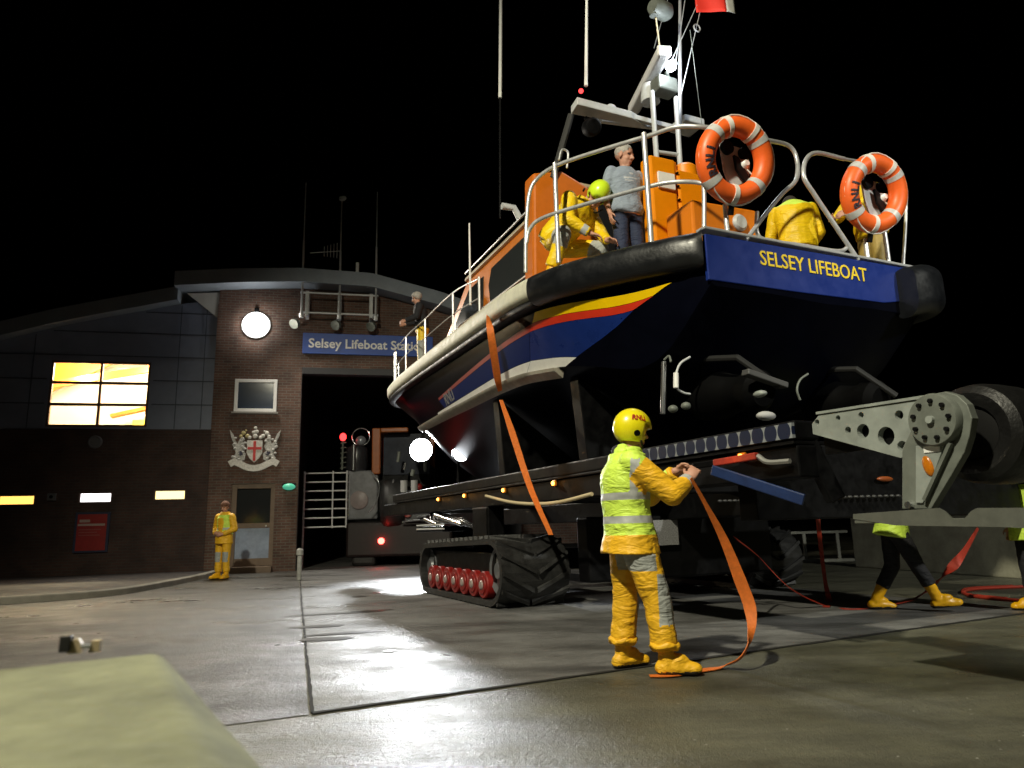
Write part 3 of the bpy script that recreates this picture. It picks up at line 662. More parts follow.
mb.cyl(w_+Vector((.5,-.1,.1)), w_+Vector((1.0,-.1,.1)), .2); mb.box(w_.x+.55,w_.x+1.5,-.15,.4,w_.z-.55,w_.z+.35); 
mb.build('winch_housing', mat('winch_grey',(.10,.105,.115),.35,var=.5,vscale=9), tr, bevel=.03, smooth=40)
mb = MB(); mb.cyl(w_+Vector((.55,-.2,.28)), w_+Vector((.55,-.2,.62)), .1).cyl(w_+Vector((.85,-.2,.28)), w_+Vector((.85,-.2,.62)), .1); mb.build('oil_canister', mat('canister_pale',(.38,.38,.38),.35), tr, smooth=40)
for px_, py_, r_, l_ in ((398,462,.05,.5),(404,470,.035,.35),(412,476,.06,.3),(392,492,.03,.6)):
    p_ = q(px_,py_,-.15); MB().cyl(p_, p_+Vector((.04,0,l_*.6)), r_, n=12).build('hydraulic_cylinder', CHROME if r_ < .05 else GALV2, tr, smooth=40)
for px_, py_ in ((388,516),(402,522),(417,517),(428,512)):
    p_ = q(px_,py_,-.25); MB().bar(p_, p_+Vector((.55,-.1,.05)), .05, .05).build('hitch_bar', mat('hitch_steel',(.3,.31,.33),.3,.7,var=.3), tr, bevel=.01)
p_ = q(372,497,-.2)
MB().tube(crv([p_+Vector((-.05,0,.75)),p_+Vector((.2,-.05,.4)),p_+Vector((.15,0,-.1)),p_+Vector((-.1,0,-.45))],6), .02, 8).build('air_hose', CHROME, tr, smooth=60)
MB().sph(q(419,487,-.2), .1).build('red_cap', REDROLL, tr, smooth=60)
MB().lathe([(.08,-.2),(.1,-.16),(.1,.16),(.08,.2)], q(408,510,-.2), (0,0,1), 16).build('red_flask', mat('flask_pale_red',(.45,.16,.14),.35,var=.4,vscale=10), tr, smooth=40)
c = q(381,541,-.05)
MB().lathe([(.001,.06),(.06,.05),(.09,.0),(.09,-.05)], c, (0,-1,0), 20).build('tail_lamp', emat('red_tail_lamp',(1,.04,.03),22), tr, smooth=60)
lamp('tail_glow', 'POINT', c+TO+Vector((0,-.3,0)), 1.6, (1,.03,.02), .1)
HL = at(421,450,19.9) - TO
MB().lathe([(.12,.35),(.22,.3),(.33,.1),(.345,.0),(.318,.0)], HL, (.1,1,0), 28).build('headlamp_housing', BLACKP, tr, smooth=40)
MB().lathe([(.318,0),(.28,.03),(.1,.06),(.01,.065)], HL+Vector((0,-.004,0)), (-.1,-1,0), 28).build('headlamp_lens', emat('headlamp_lens_glass',(.94,.97,1),40), tr, smooth=60)
MB().tube([HL+Vector((.05,.3,0)), HL+Vector((.05,.5,-.2)), HL+Vector((.0,1.0,-.5))], .05, 8).build('headlamp_arm', GALV2, tr, smooth=40)
lamp('headlamp_beam', 'SPOT', HL+TO+Vector((-.03,-.18,0)), 4600, (.93,.97,1), .2, (-1.6,10.3,0), 44, 1.0)

# ================================================================== THE LIFEBOAT
BA = R(25); BU = Vector((-math.sin(BA), math.cos(BA), 0)); BV = Vector((math.cos(BA), math.sin(BA), 0)); BO = Vector((1.89, 6.6, 0))
CV = 1.62                                                   # centre line, measured from the port quarter
def bw(v, u, z): return BO + BV*v + BU*u + Vector((0,0,z))
def on_u(px, py, u):                                       # boat coordinates of a surveyed point on the cross plane u
    r = at(px,py,10)-CAM; t = (u-(CAM-BO).dot(BU))/r.dot(BU); P = CAM+r*t; d = P-BO
    return Vector((d.dot(BV), u, P.z))
def on_v(px, py, v):
    r = at(px,py,10)-CAM; t = (v-(CAM-BO).dot(BV))/r.dot(BV); P = CAM+r*t; d = P-BO
    return Vector((v, d.dot(BU), P.z))
GU=[0,.4,.85,1.3,1.8,2.5,3.5,5.5,8,10,11.5,12.6,13.25]
GB=[1.62,1.92,2.12,2.36,2.50,2.54,2.48,2.32,2.12,1.93,1.71,1.22,.0]
CUu=[0,.84,1.9,3.05,4.07,5.5,7.5,9.8,12,13.1]; CB=[1.52,1.62,2.04,2.12,2.06,1.94,1.74,1.42,.6,.02]; CZ=[3.3,2.57,2.85,2.98,3.02,3.05,3.12,3.22,3.55,4.0]
KU=[0,.84,3,7,9.8,12,13.1]; KZ=[3.25,2.05,1.9,1.85,2.05,2.8,3.9]
def sm(u, X, Y, w):
    w = min(w, u, max(X[-1]-u, 0)) ; return float(np.mean(np.interp(np.linspace(u-w,u+w,9), X, Y)))
gb = lambda u: sm(u,GU,GB,.35); cb = lambda u: sm(u,CUu,CB,.4); cz = lambda u: sm(u,CUu,CZ,.3); kz = lambda u: sm(u,KU,KZ,.5)
zg = lambda u: 3.84+.05*u
def hs(u, t, off=0.0, side=-1):
    """hull side: t 0 under the fender, 1 at the chine; off = stand-off"""
    h0, z0 = max(gb(u)-.16,.01), zg(u)-.36; h1, z1 = cb(min(u,13.1)), cz(min(u,13.1))
    h = h0+(h1-h0)*t; z = z0+(z1-z0)*t
    return Vector((CV+side*(h+off), u, z-off*.35))
boat = thing('lifeboat', 'big orange and navy lifeboat high on its tracked carriage, stern towards us', 'lifeboat', BO, BA)
us = list(np.linspace(0,13.1,66))
mb = MB(); ring = []
for u in us:
    h0 = max(gb(u)-.16,.012); h1 = cb(u); zk = kz(u); zc = cz(u); zt = zg(u)-.36; zd = zg(u)-.10
    L = [(0,zk),(h1*.5,(zk*.52+zc*.48)),(h1-.05,zc-.03),(h1,zc),(h0*.5+h1*.5,(zt+zc)/2),(h0,zt),(h0,zd)]
    pr = [(CV-h, z) for h, z in L[::-1]] + [(CV+h, z) for h, z in L[1:]]
    ring.append([(v,u,z) for v,z in pr])
n = len(ring[0]); vs = [p for r_ in ring for p in r_]
fs = [(i*n+k,i*n+k+1,(i+1)*n+k+1,(i+1)*n+k) for i in range(len(us)-1) for k in range(n-1)]
fs += [(i*n+n-1,i*n,(i+1)*n,(i+1)*n+n-1) for i in range(len(us)-1)] + [tuple(range(n))] + [tuple((len(us)-1)*n+k for k in range(n))]
mb._add(vs, fs); hull = mb.build('hull', NAVY, boat, smooth=28)
def decal(name, poly, m, parent, th=.006, seg=14, off=.004):
    """a painted field on the hull side, between two (u,t) edges"""
    (a0,a1),(b0,b1) = poly; mb = MB(); vs = []
    for i in range(seg+1):
        s = i/seg; p = Vector(a0)*(1-s)+Vector(a1)*s; r_ = Vector(b0)*(1-s)+Vector(b1)*s
        for k in range(5):
            x = p*(1-k/4)+r_*(k/4); vs.append(hs(x.x,x.y,off))
    mb._add(vs, [(i*5+k,i*5+k+1,(i+1)*5+k+1,(i+1)*5+k) for i in range(seg) for k in range(4)])
    return mb.build(name, m, parent, smooth=60)
decal('yellow_flash', (((.375,.17),(2.2,.06)),((.60,.26),(2.35,.20))), YELP, hull)
decal('red_flash', (((.60,.265),(2.35,.205)),((.85,.34),(2.5,.32))), REDP, hull)
decal('blue_flash', (((.85,.345),(2.5,.325)),((1.8,.86),(2.75,.80))), BLUEP, hull)
decal('white_flash', (((1.8,.865),(2.75,.805)),((2.05,1.0),(2.95,1.0))), WHITEP, hull)
decal('red_hull_stripe', (((2.355,.21),(7.2,.62)),((2.51,.325),(7.2,.68))), mat('dimmed_red_stripe',(.32,.02,.012),.4), hull, seg=30)  # flash red carried forward, its dimmer light put into the colour
decal('blue_hull_side', (((2.52,.335),(7.2,.69)),((2.76,.80),(7.0,.90))), mat('deep_blue_side',(.005,.018,.11),.35,spec=.04), hull, seg=30)
decal('white_boot_stripe', (((2.76,.81),(7.6,.93)),((2.96,1.0),(7.6,1.0))), WHITEP, hull, seg=30)
# spray rail below the stripe
mb = MB(); us2 = np.linspace(2.2,11.5,50); mb.sweep([(-.02,0),(.06,-.01),(.05,-.05),(-.06,-.13),(-.08,-.05)], [hs(u,1.0,0) for u in us2], [Vector((-1,0,0))]*50); mb.build('spray_rail', mat('spray_rail_grey',(.3,.28,.23),.45,var=.3), hull, smooth=40)
# pennant number on the bow
tx = text_mesh('RNLI', .3, .006, bold=.004); o0 = hs(6.9,.77,.008); o1 = hs(6.1,.70,.008); up_ = hs(6.9,.4,.008)-o0
tx.transform(frame_m((o0+o1)/2, o1-o0, up_)); tx.materials.clear(); tx.materials.append(mat('faded_lettering',(.16,.16,.17),.5)); o = bpy.data.objects.new('lettering', tx); COL.objects.link(o); o.parent = hull
# transom band
TV0, TV1 = .06, 3.16
def tz_(v): return 3.80 - .0*v
MB().prism([(TV0,3.32),(1.2,3.33),(2.55,3.36),(TV1-.25,3.42),(TV1,3.55),(TV1,3.835),(TV0,3.80)], (0,-.012,0), (1,0,0), (0,0,1), -.05).build('transom_panel', TBLUE, boat, bevel=.01)
trp = [o for o in COL.objects if o.name == 'transom_panel'][0]
p0, p1 = on_u(760,258,-.02), on_u(867,276,-.02)
p0.y = p1.y = -.0175
wtx = text_mesh('SELSEY LIFEBOAT', .225, .005, align='LEFT', bold=.001); wid = max(v.co.x for v in wtx.vertices); 
for v in wtx.vertices: v.co.x *= (p1-p0).length/wid
wtx.transform(frame_m(p0-Vector((0,0,.0)), p1-p0, (0,0,1))); wtx.materials.clear(); wtx.materials.append(LETY); o = bpy.data.objects.new('lettering', wtx); COL.objects.link(o); o.parent = trp
MB().box(TV0-.02,TV1+.02,-.03,.10,3.842,3.875).build('transom_capping', mat('capping_grey',(.35,.36,.37),.5,var=.2), boat, bevel=.01)
# deck
mb = MB(); dv = []; us3 = [.05]+us[1:]
for u in us3: dv += [(CV-max(gb(u)-.15,.01),u,zg(u)-.085),(CV+max(gb(u)-.15,.01),u,zg(u)-.085)]
mb._add(dv, [(2*i,2*i+1,2*i+3,2*i+2) for i in range(len(us3)-1)]); mb.build('deck', mat('deck_grey',(.2,.21,.22),.7,var=.2), boat)
# fenders
def fender(name, u0, u1, side, prof, m, n=40, taper=0):
    U_ = np.linspace(u0,u1,n); path = []; out = []
    for u in U_:
        a = Vector((CV+side*gb(max(u-.03,0)), max(u-.03,0), zg(max(u-.03,0)))); b = Vector((CV+side*gb(min(u+.03,13.24)), min(u+.03,13.24), zg(min(u+.03,13.24))))
        t = (b-a); t.z = 0; t.normalize(); o_ = Vector((t.y,-t.x,0)) * (1 if side > 0 else -1)
        path.append(Vector((CV+side*gb(u),u,zg(u)))); out.append(o_)
    return MB().sweep(prof, path, out).build(name, m, boat, smooth=35, bevel=0)
def rr(x0,x1,z0,z1,r,k=4):
    P = []
    for cx, cz_, a0 in ((x1-r,z1-r,0),(x0+r,z1-r,90),(x0+r,z0+r,180),(x1-r,z0+r,270)):
        for i in range(k+1):
            a = R(a0+90*i/k); P.append((cx+r*math.cos(a), cz_+r*math.sin(a)))
    return P
for s in (-1,1):
    if s < 0: fender('quarter_fender', -.03, 2.0, s, rr(-.26,.05,-.38,.0,.15,6), RUBB)
    fender('bow_fender', 2.02, 13.2, s, rr(-.2,.02,-.29,-.01,.09,4), CREAM, 70)
fd = fender('fender_underside', 2.02, 13.1, -1, rr(-.2,-.03,-.38,-.292,.03,2), BLACKP, 60)
sp_ = crv([(CV+gb(2.0),2.0,zg(2.0)),(CV+gb(1.4),1.4,zg(1.4)),(CV+gb(.9),.9,zg(.9)),(CV+gb(.45)+.02,.45,zg(.4)),(CV+gb(.15)+.10,.08,zg(0)),(CV+gb(0)+.04,-.12,zg(0)-.01),(CV+gb(0)-.2,-.2,zg(0)-.03),(CV+gb(0)-.46,-.17,zg(0)-.09)],6)
so_ = []
for i in range(len(sp_)):
    t_ = (sp_[min(i+1,len(sp_)-1)]-sp_[max(i-1,0)]); t_.z = 0; t_.normalize(); so_.append(Vector((-t_.y,t_.x,0)))
MB().sweep(rr(-.26,.10,-.56,.02,.17,6), sp_, so_).build('quarter_fender', RUBB, boat, smooth=40)
MB().sweep(rr(.02,.106,-.36,-.08,.03,3), sp_[22:26], so_[22:26]).build('fender_highlight', mat('fender_highlight_grey',(.3,.31,.32),.5,var=.2), boat, smooth=40)  # lamp highlight on the black fender, put in as a pale band
# wheelhouse
W0, W1 = .46, 2.78; ZD = 4.02
def wh(pts, v0, v1): 
    mb = MB(); N = len(pts); vs = [(v0+i_, u, z) for i_ in (0,) for u, z in pts] + [(v1,u,z) for u,z in pts]
    mb._add(vs, [tuple(range(N-1,-1,-1)), tuple(range(N,2*N))]+[(i,(i+1)%N,N+(i+1)%N,N+i) for i in range(N)]); return mb
wheel = wh([(3.4,3.9),(10.2,4.2),(9.6,4.75),(8.9,4.95),(7.5,5.86),(3.4,5.98)], W0, W1).build('wheelhouse', ORANGE, boat, bevel=.07, seg=3)
wh([(3.3,5.985),(7.55,5.865),(7.5,5.93),(3.3,6.05)], W0-.03, W1+.03).build('roof_edge', mat('roof_cream',(.5,.42,.28),.5,var=.15), wheel, bevel=.02)
for pts in ([(4.35,5.72),(4.9,5.74),(6.2,5.68),(6.35,5.4),(6.25,4.85),(4.6,4.9),(4.3,5.15)], [(6.6,5.66),(7.35,5.62),(8.1,5.15),(8.2,4.85),(6.65,4.85)]):
    f = wh(pts, W0-.012, W0+.02).build('side_window', GLASSD, wheel)
wh([(8.86,5.03),(7.6,5.83),(7.62,5.85),(8.88,5.05)], W0+.15, W1-.15).build('windscreen', GLASSD, wheel)
MB().box(W0-.05,W0+.05,3.4,8.6,4.70,4.76).box(W0-.06,W0-.003,3.4,8.2,4.40,4.44).build('side_coaming', ORANGE, wheel, bevel=.015)
MB().tube([(W0-.06,3.7,6.12),(W0-.06,7.4,5.98)], .018, 8).build('roof_handrail', ALU, wheel, smooth=40)
MB().tube([(W0-.08,3.6,5.0),(W0-.08,7.8,4.98)], .016, 8).build('side_handrail', ALU, wheel, smooth=40)
for u in (4.2,5.3,6.4,7.4): MB().cyl((W0-.08,u,5.0),(W0-.001,u,4.98),.012).build('handrail_stud', ALU, wheel)
MB().box(W0+.55,W1-.75,3.36,3.397,3.95,5.85).build('aft_door', mat('aft_door_dark',(.012,.012,.013),.35), wheel, bevel=.01)
a = on_u(503,207,4.9); mb = MB(); mb.tube([on_u(520,219,5.0), on_u(514,208,5.0), on_u(502,206,5.0)], .06, 10); mb.build('exhaust_cowl', GREYP, wheel, smooth=40)
# aft wing and lockers
z0 = 3.8
a = on_u(531,222,3.0); b = on_u(556,168,3.0)
MB().prism([(a.x,z0),(b.x+.55,z0),(b.x+.55,b.z-.2),(b.x+.1,b.z-.02),(a.x+.06,b.z-.14)], (0,3.0,0), (1,0,0), (0,0,1), -.3).build('aft_wing', mat('wing_orange',(.6,.15,.008),.45,var=.1), boat, bevel=.04)
a = on_u(655,233,1.5); b = on_u(703,165,1.5); c = on_u(679,200,1.5)
MB().box(a.x,c.x-.012,1.5,1.72,3.76,b.z-.02).build('locker', ORANGEB, boat, bevel=.03)
MB().box(c.x+.012,b.x,1.5,1.72,3.76,b.z-.14).build('locker', ORANGEB, boat, bevel=.03)
MB().box(c.x+.1,b.x-.06,1.47,1.497,4.2,4.55).build('locker_panel', ORANGEB, boat, bevel=.015)
for z in np.linspace(3.9,b.z-.2,9): MB().cyl((c.x,1.48,z),(c.x,1.52,z),.014).build('locker_hinge', BLACKP, boat)
a = on_u(660,186,1.45); b = on_u(675,174,1.45); MB().box(a.x,b.x,1.46,1.49,a.z,b.z).build('white_plate', WHITEP, boat)
a = on_u(693,180,1.6); MB().lathe([(.14,0),(.17,.03),(.17,.32),(.13,.36)], (a.x+.0,1.75,a.z-.1), (0,0,1), 18).build('float_canister', ORANGEB, boat, smooth=40)
for px in (664,673): a = on_u(px,172,1.7); MB().cyl((a.x,1.7,a.z-.3),(a.x,1.7,a.z+.12),.05).build('flare_tube', ORANGE, boat, smooth=40)
a = on_u(705,233,.7); b = on_u(770,206,.7)
MB().prism([(a.x,3.76),(b.x,3.76),(b.x-.02,b.z+.03),(a.x+.02,b.z)], (0,.9,0), (1,0,0), (0,0,1), -.5).build('stern_locker', ORANGE, boat, bevel=.03)
a = on_u(757,213,.6); MB().lathe([(.1,0),(.11,.03),(.08,.06)], (a.x,.91,a.z), (0,-1,0), 16).build('vent_fitting', GREYP, boat, smooth=40)
# guard rails, port quarter
TR = .024
def rail(name, pts, r=TR, m=ALU, k=6): return MB().tube(crv(pts,k), r, 10).build(name, m, boat, smooth=50)
def post(px, py0, py1, u, r=.026, lean=0):
    b_ = on_u(px,py0,u); t_ = on_u(px,py1,u); t_.x = b_.x + lean
    return MB().tube([b_+Vector((0,0,-.06)), t_], r, 10).build('rail_post', ALU, boat, smooth=50)
E1 = on_u(526,268,1.95); 
rail('upper_guard_rail', [on_u(525.5,268,1.95)+Vector((0,0,-.05)), on_u(526,235,1.93), on_u(529,196,1.92), on_u(537,179,1.86), on_u(558,165,1.6), on_u(605,149,1.05), on_u(651,135,.55), on_u(676,127,.30), on_u(704,127,.10), on_u(735,132,.06), on_u(767,140,.05), on_u(789,146,.05), on_u(797,160,.04), on_u(796,180,.0), on_u(783,193,.0), on_u(768,211,.0), on_u(746,240,.0)])
rail('lower_guard_rail', [on_u(526.5,243,1.93), on_u(530,229,1.9), on_u(545,217,1.72), on_u(600,200,1.1), on_u(651,186,.55), on_u(675,182,.35), on_u(700,183,.2), on_u(704,190,.16), on_u(704,235,.16)])
post(558.5,258,164,1.6,.028); post(651,238,135,.55,.03)
rail('corner_bracket', [on_u(559,160,1.6), on_u(562,150,1.6), on_u(568,153,1.6), on_u(567,168,1.6)], .014)
rail('stern_rail', [on_u(844,159,.03), on_u(817,153,.03), on_u(806,160,.02), on_u(804,177,.0), on_u(814,194,.0), on_u(832,221,.0), on_u(858,260,.0)], .026)
rail('stern_rail', [on_u(844,159,.03), on_u(880,166,.06), on_u(903,180,.15), on_u(906,210,.2), on_u(903,268,.2)], .02)
rail('stern_step_rail', [on_u(757,212,.03), on_u(757,232,.02), on_u(766,240,.02), on_u(800,245,.02), on_u(838,251,.02), on_u(849,246,.02)], .022)
for px, y0, y1 in ((728,238,205),(868,260,240),(889,264,228)): post(px,y0,y1,.07,.026)
for px, y0, y1 in ((712,236,150),): pass
# forward guard rail: stanchions at the deck edge, wires between
def edge(u, dz): return Vector((CV-gb(u)+.16,u,zg(u)+dz))
F_ = [2.9,4.15,5.6,7.6,9.5,11.3]
for u, h in zip(F_[1:], (.62,.78,.8,.85,.85)): MB().tube([edge(u,-.05), edge(u,h)], .022, 8).build('rail_stanchion', ALU, boat, smooth=40)
MB().tube(crv([edge(4.15,.60),edge(5.6,.78),edge(7.6,.80),edge(9.5,.85),edge(11.3,.85),edge(12.3,.75)],4), .013, 8).build('rail_wire', ALU, boat, smooth=40)
MB().tube(crv([edge(4.15,.30),edge(5.6,.40),edge(7.6,.42),edge(9.5,.44),edge(11.3,.44),edge(12.3,.4)],4), .01, 6).build('rail_wire', ALU, boat, smooth=40)
for du in (11.0,11.7,12.3): MB().tube([edge(du,-.05), edge(du,.8)], .02, 8).build('rail_stanchion', ALU, boat, smooth=40)
a = edge(4.6,.3); MB().tube([a, a+Vector((0,0,1.35))], [.02,.012], 8).build('whip_aerial', WHITEP, boat, smooth=40)
# mast
U_M = 2.7
def m_(px,py,u=U_M): return on_u(px,py,u)
for p_ in (((652,92),(658,178)),((676,98),(681,180))):
    MB().tube([m_(*p_[1],2.0)+Vector((0,0,-.15)), m_(*p_[0])], .038, 10).build('mast_leg', GREYP, boat, smooth=40)
MB().tube([m_(656,152,2.25), m_(679,155,2.25)], .03, 10).build('mast_crossbar', GREYP, boat, smooth=40)
MB().tube([m_(680,125), m_(680,-60)], [.035,.02], 10).build('mast_pole', ALU, boat, smooth=40)
A0 = m_(577,98); A1 = m_(632,117); B1 = m_(652,128,3.6); B0 = m_(571,112,3.6)
def slab(name, quad, th, m):
    mb = MB(); vs = [Vector(p) for p in quad] + [Vector(p)+Vector((0,0,th)) for p in quad]
    mb._add(vs, [(3,2,1,0),(4,5,6,7),(0,1,5,4),(1,2,6,5),(2,3,7,6),(3,0,4,7)]); return mb.build(name, m, boat, bevel=.012)
zz = (A0.z+A1.z)/2 - .06
def on_z(px, py, z):
    P = gnd(px, py, z); d = P-BO; return Vector((d.dot(BV), d.dot(BU), z))
pv = [(A0.x,U_M,zz),(A1.x,U_M,zz), tuple(on_z(650,129,zz)), tuple(on_z(571,114,zz))]
slab('radar_platform', pv, .12, GREYP)
c = (Vector(pv[0])+Vector(pv[1])+Vector(pv[2])+Vector(pv[3]))/4
for q_ in (.06,.3): MB().bar((A1.x-.35,U_M+q_,zz+.06),(m_(680,112).x,U_M+.05,zz+.05),.07,.07).build('platform_strut', GREYP, boat)
a = m_(685,121,3.0); MB().box(a.x-.08,a.x+.32,2.9,3.3,a.z-.06,a.z+.06).build('platform_wing', GREYP, boat, bevel=.02)
cc = m_(649,80,3.1); dB = Vector((BV.dot(Vector((-.136,.99,0))), BU.dot(Vector((-.136,.99,0))), 0))
sd = Vector((dB.y,-dB.x,0))
MB().bar(cc-dB*.72, cc+dB*.85, .21, .16).build('radar_scanner', mat('scanner_white',(.62,.62,.62),.45,var=.1), boat, bevel=.05, seg=3)
e0 = cc-dB*.74; MB().bar(e0, e0+dB*.05, .22, .17).build('scanner_end_cap', WHITEP, boat, bevel=.05, seg=3)
MB().lathe([(.15,-.4),(.15,-.3),(.12,-.1)], cc, (0,0,1), 18).build('radar_pedestal', GREYP, boat, smooth=40)
a = m_(613,92,2.9); a = Vector((a.x,U_M+.3,zz+.23)); MB().sph(a, (.11,.11,.13)).build('camera_dome', GREYP, boat, smooth=60)
MB().lathe([(.1,-.1),(.13,.0),(.1,.06)], a-Vector((.2,0,.03)), (0,0,1), 14).build('small_dome', GREYP, boat, smooth=50)
a = m_(590,128,2.8); MB().lathe([(.07,-.1),(.13,0),(.13,.14),(.1,.18)], a, (-.2,-.9,-.4), 18).cyl(a, a+Vector((0,.1,.22)), .03).build('searchlight', BLACKP, boat, smooth=40)
a = m_(671,66,2.6); ML = a
MB().lathe([(.001,.1),(.06,.08),(.085,.0),(.07,-.05)], a, (-.2,-1,.0), 16).build('mast_light', emat('mast_light_lens',(.85,.92,1),22), boat, smooth=60)
b = m_(668,85,2.75); MB().box(b.x-.2,b.x+.16,2.7,2.95,b.z-.12,b.z+.13).build('light_bracket', GALV2, boat, bevel=.03)
MB().cyl(b+Vector((.02,0,.1)), a+Vector((0,.12,-.02)), .03).build('light_stem', GALV2, boat)
P_ = bw(*ML)
lamp('mast_light_glow', 'POINT', P_+Vector((0,-.28,.02)), 55, (.85,.92,1), .08)
a = m_(661,10,2.5); MB().lathe([(.1,-.2),(.14,-.12),(.14,.12),(.08,.2)], a, (1,.2,.1), 16).cyl(a+Vector((-.14,0,-.05)), a+Vector((-.15,0,-.15)), .06).build('horn', GALV2, boat, smooth=40)
MB().tube([m_(656,18,2.5), m_(660,50,2.9)], .013, 6).build('horn_stay', ROPE, boat)
for p_ in (((697,5),(671,62)),((700,12),(681,95)),((688,-20),(676,60))): MB().tube([m_(*p_[0],2.4), m_(*p_[1],2.6)], .008, 6).build('mast_stay', ALU, boat)
MB().tube([m_(676,-30,3.0), m_(654,48,3.1)], .006, 6).build('mast_stay', ALU, boat)
MB().tube([m_(690,30,2.4), m_(702,126,2.4)], .005, 6).build('mast_stay', GALV2, boat)
a = m_(697,28,2.4); MB().tube([a+Vector((.06*math.cos(2*PI*k/14),0,.06*math.sin(2*PI*k/14))) for k in range(14)], .012, 6, closed=True).build('stay_ring', ALU, boat)
MB().tube([m_(586,86,2.7), m_(587,-40,2.7)], [.026,.016], 8).build('whip_aerial', WHITEP, boat, smooth=40)
b0 = on_u(500,218,5.2); b1 = on_u(500,98,5.2); b2 = on_u(501,-40,5.2)
MB().tube([b0,b1], .022, 8).build('aerial_mount', BLACKP, boat); MB().tube([b1,b2], [.032,.026], 8).build('whip_aerial', WHITEP, boat, smooth=40)
MB().sph(m_(581,91,2.66), .035).build('red_mast_light', emat('red_mast_lens',(1,.05,.05),3), boat)
mb = MB(); mb.tube([m_(571,115,2.8), on_u(553,178,3.0)], .05, 8); mb.build('cable_trunk', mat('cable_black',(.03,.03,.03),.6), boat)
# under the stern: waterjets and hoses
for v in (.75, 2.45):
    MB().lathe([(.26,0),(.26,.3),(.21,.45),(.18,.6),(.19,.7)], (v,1.0,2.36), (0,-1,-.08), 24).build('waterjet', JETM, boat, smooth=40)
    MB().lathe([(.2,.0),(.22,.15),(.15,.22)], (v,.32,2.32), (0,-1,-.25), 20).build('jet_bucket', JETM, boat, smooth=40)
    MB().tube([(v-.3,.75,2.72),(v-.22,.2,2.62),(v+.1,.0,2.3)], .035, 8).build('jet_ram', mat('jet_ram_grey',(.02,.02,.02),.5,.2), boat, smooth=40)
def hose(pts, r, m): return MB().tube(crv(pts,6), r, 8).build('hose', m, boat, smooth=60)
a = on_u(664,362,.7); b = on_u(663,414,.7); MB().tube([a,b], .03, 10).build('stern_rod', CHROME, boat, smooth=40)
hose([on_u(664,360,.7), on_u(669,356,.65), on_u(671,362,.6)], .012, GALV2)
hose([on_u(690,357,.6), on_u(680,364,.6), on_u(676,376,.6), on_u(677,388,.6), on_u(684,393,.6), on_u(690,394,.6)], .013, GREYP)
MB().cyl(on_u(676,373,.58), on_u(676,388,.58), .028).build('hose_fitting', WHITEP, boat, smooth=40)
for px, py in ((673,409),(686,406)): a = on_u(px,py,.4); MB().sph(a, (.05,.05,.04)).build('white_fitting', GALV2, boat, smooth=60)
hose([on_u(800,400,.2), on_u(797,390,.2), on_u(800,380,.2), on_u(808,374,.2)], .012, GALV2)
a = on_u(745,372,.0); b = on_u(785,386,.0); MB().bar(a,b,.1,.06).build('mooring_bar', mat('bar_grey',(.07,.07,.07),.5), boat, bevel=.01)
a = on_u(760,394,-.1); MB().sph(a, (.05,.08,.035)).build('white_fitting', GALV, boat, smooth=60)
a = on_u(766,416,-.2); MB().sph(a, (.11,.06,.045)).build('folded_cloth', mat('pale_cloth',(.4,.4,.4),.8), boat, smooth=60)

# ------------------------------------------------------------------ lifebuoys hung on the stern rail, and the ensign
def lifebuoy(c, label, yaw, tilt):
    t = thing('lifebuoy', label, 'lifebuoy', c, 0, 'lifebuoys on the stern rail')
    t.rotation_euler = (R(90)+tilt, 0, yaw)              # local XY is the ring plane, +Z looks aft
    Rm, rt = .342, .100
    mb = MB(); mb.tube([(Rm*math.cos(2*PI*k/48), Rm*math.sin(2*PI*k/48), 0) for k in range(48)], rt, 16, closed=True); mb.build('ring', RINGO, t, smooth=60)
    def band(a0, w, m, nm, rr_=rt+.004):
        mb = MB(); mb.tube([(Rm*math.cos(a0+w*(k/6-.5)), Rm*math.sin(a0+w*(k/6-.5)), 0) for k in range(7)], rr_, 16); mb.build(nm, m, t, smooth=50)
    for a in (42,138,222,318): band(R(a), .2, TAPE, 'reflective_band')
    for a in (62,112,268): band(R(a), .15, WEB, 'webbing_strap', rt+.009)
    pts = []
    an = [R(x) for x in (42,138,222,318)]
    for i, a0 in enumerate(an):
        a1 = an[(i+1)%4]; a1 = a1 + 2*PI if a1 < a0 else a1
        for k in range(8):
            f = k/8; a = a0+(a1-a0)*f; rad = Rm + rt*.55 + .055*math.sin(f*PI)*(1 if i != 1 else .6); pts.append((rad*math.cos(a), rad*math.sin(a), .075-.05*math.sin(f*PI)))
    MB().tube(pts, .009, 6, closed=True).build('grab_line', WEB, t, smooth=60)
    mb = MB()
    grp = bpy.data.meshes.new('letters'); bmx = bmesh.new()
    for ch, a in zip('RNLI', (209,194,180,169.5)):
        m = text_mesh(ch, .128, .006, bold=.004); al = R(a)
        bq = bmesh.new(); bq.from_mesh(m); bmesh.ops.triangulate(bq, faces=bq.faces); bmesh.ops.subdivide_edges(bq, edges=bq.edges, cuts=2, use_grid_fill=True); bmesh.ops.triangulate(bq, faces=bq.faces); bq.to_mesh(m); bq.free()
        rad = Vector((math.cos(al), math.sin(al), 0)); tan = Vector((math.sin(al), -math.cos(al), 0))
        # letters stand outward on the upper face of the ring, wrapped over its round section
        for v in m.vertices:
            x, y, z = v.co; th = y/rt*1.0 + .05; rr_ = rt+.004+z; pr = Rm + rr_*math.sin(th)
            v.co = rad*pr + tan*x + Vector((0,0,rr_*math.cos(th)))
        bmx.from_mesh(m)
    bmx.to_mesh(grp); bmx.free(); grp.materials.append(LETK); o = bpy.data.objects.new('lettering', grp); COL.objects.link(o); o.parent = t
    MB().cyl((Rm*.94*math.cos(R(268)),Rm*.94*math.sin(R(268))-.11,.0),(0,-Rm-.2,-.02),.03).build('retaining_clip', BLACKP, t)
    return t
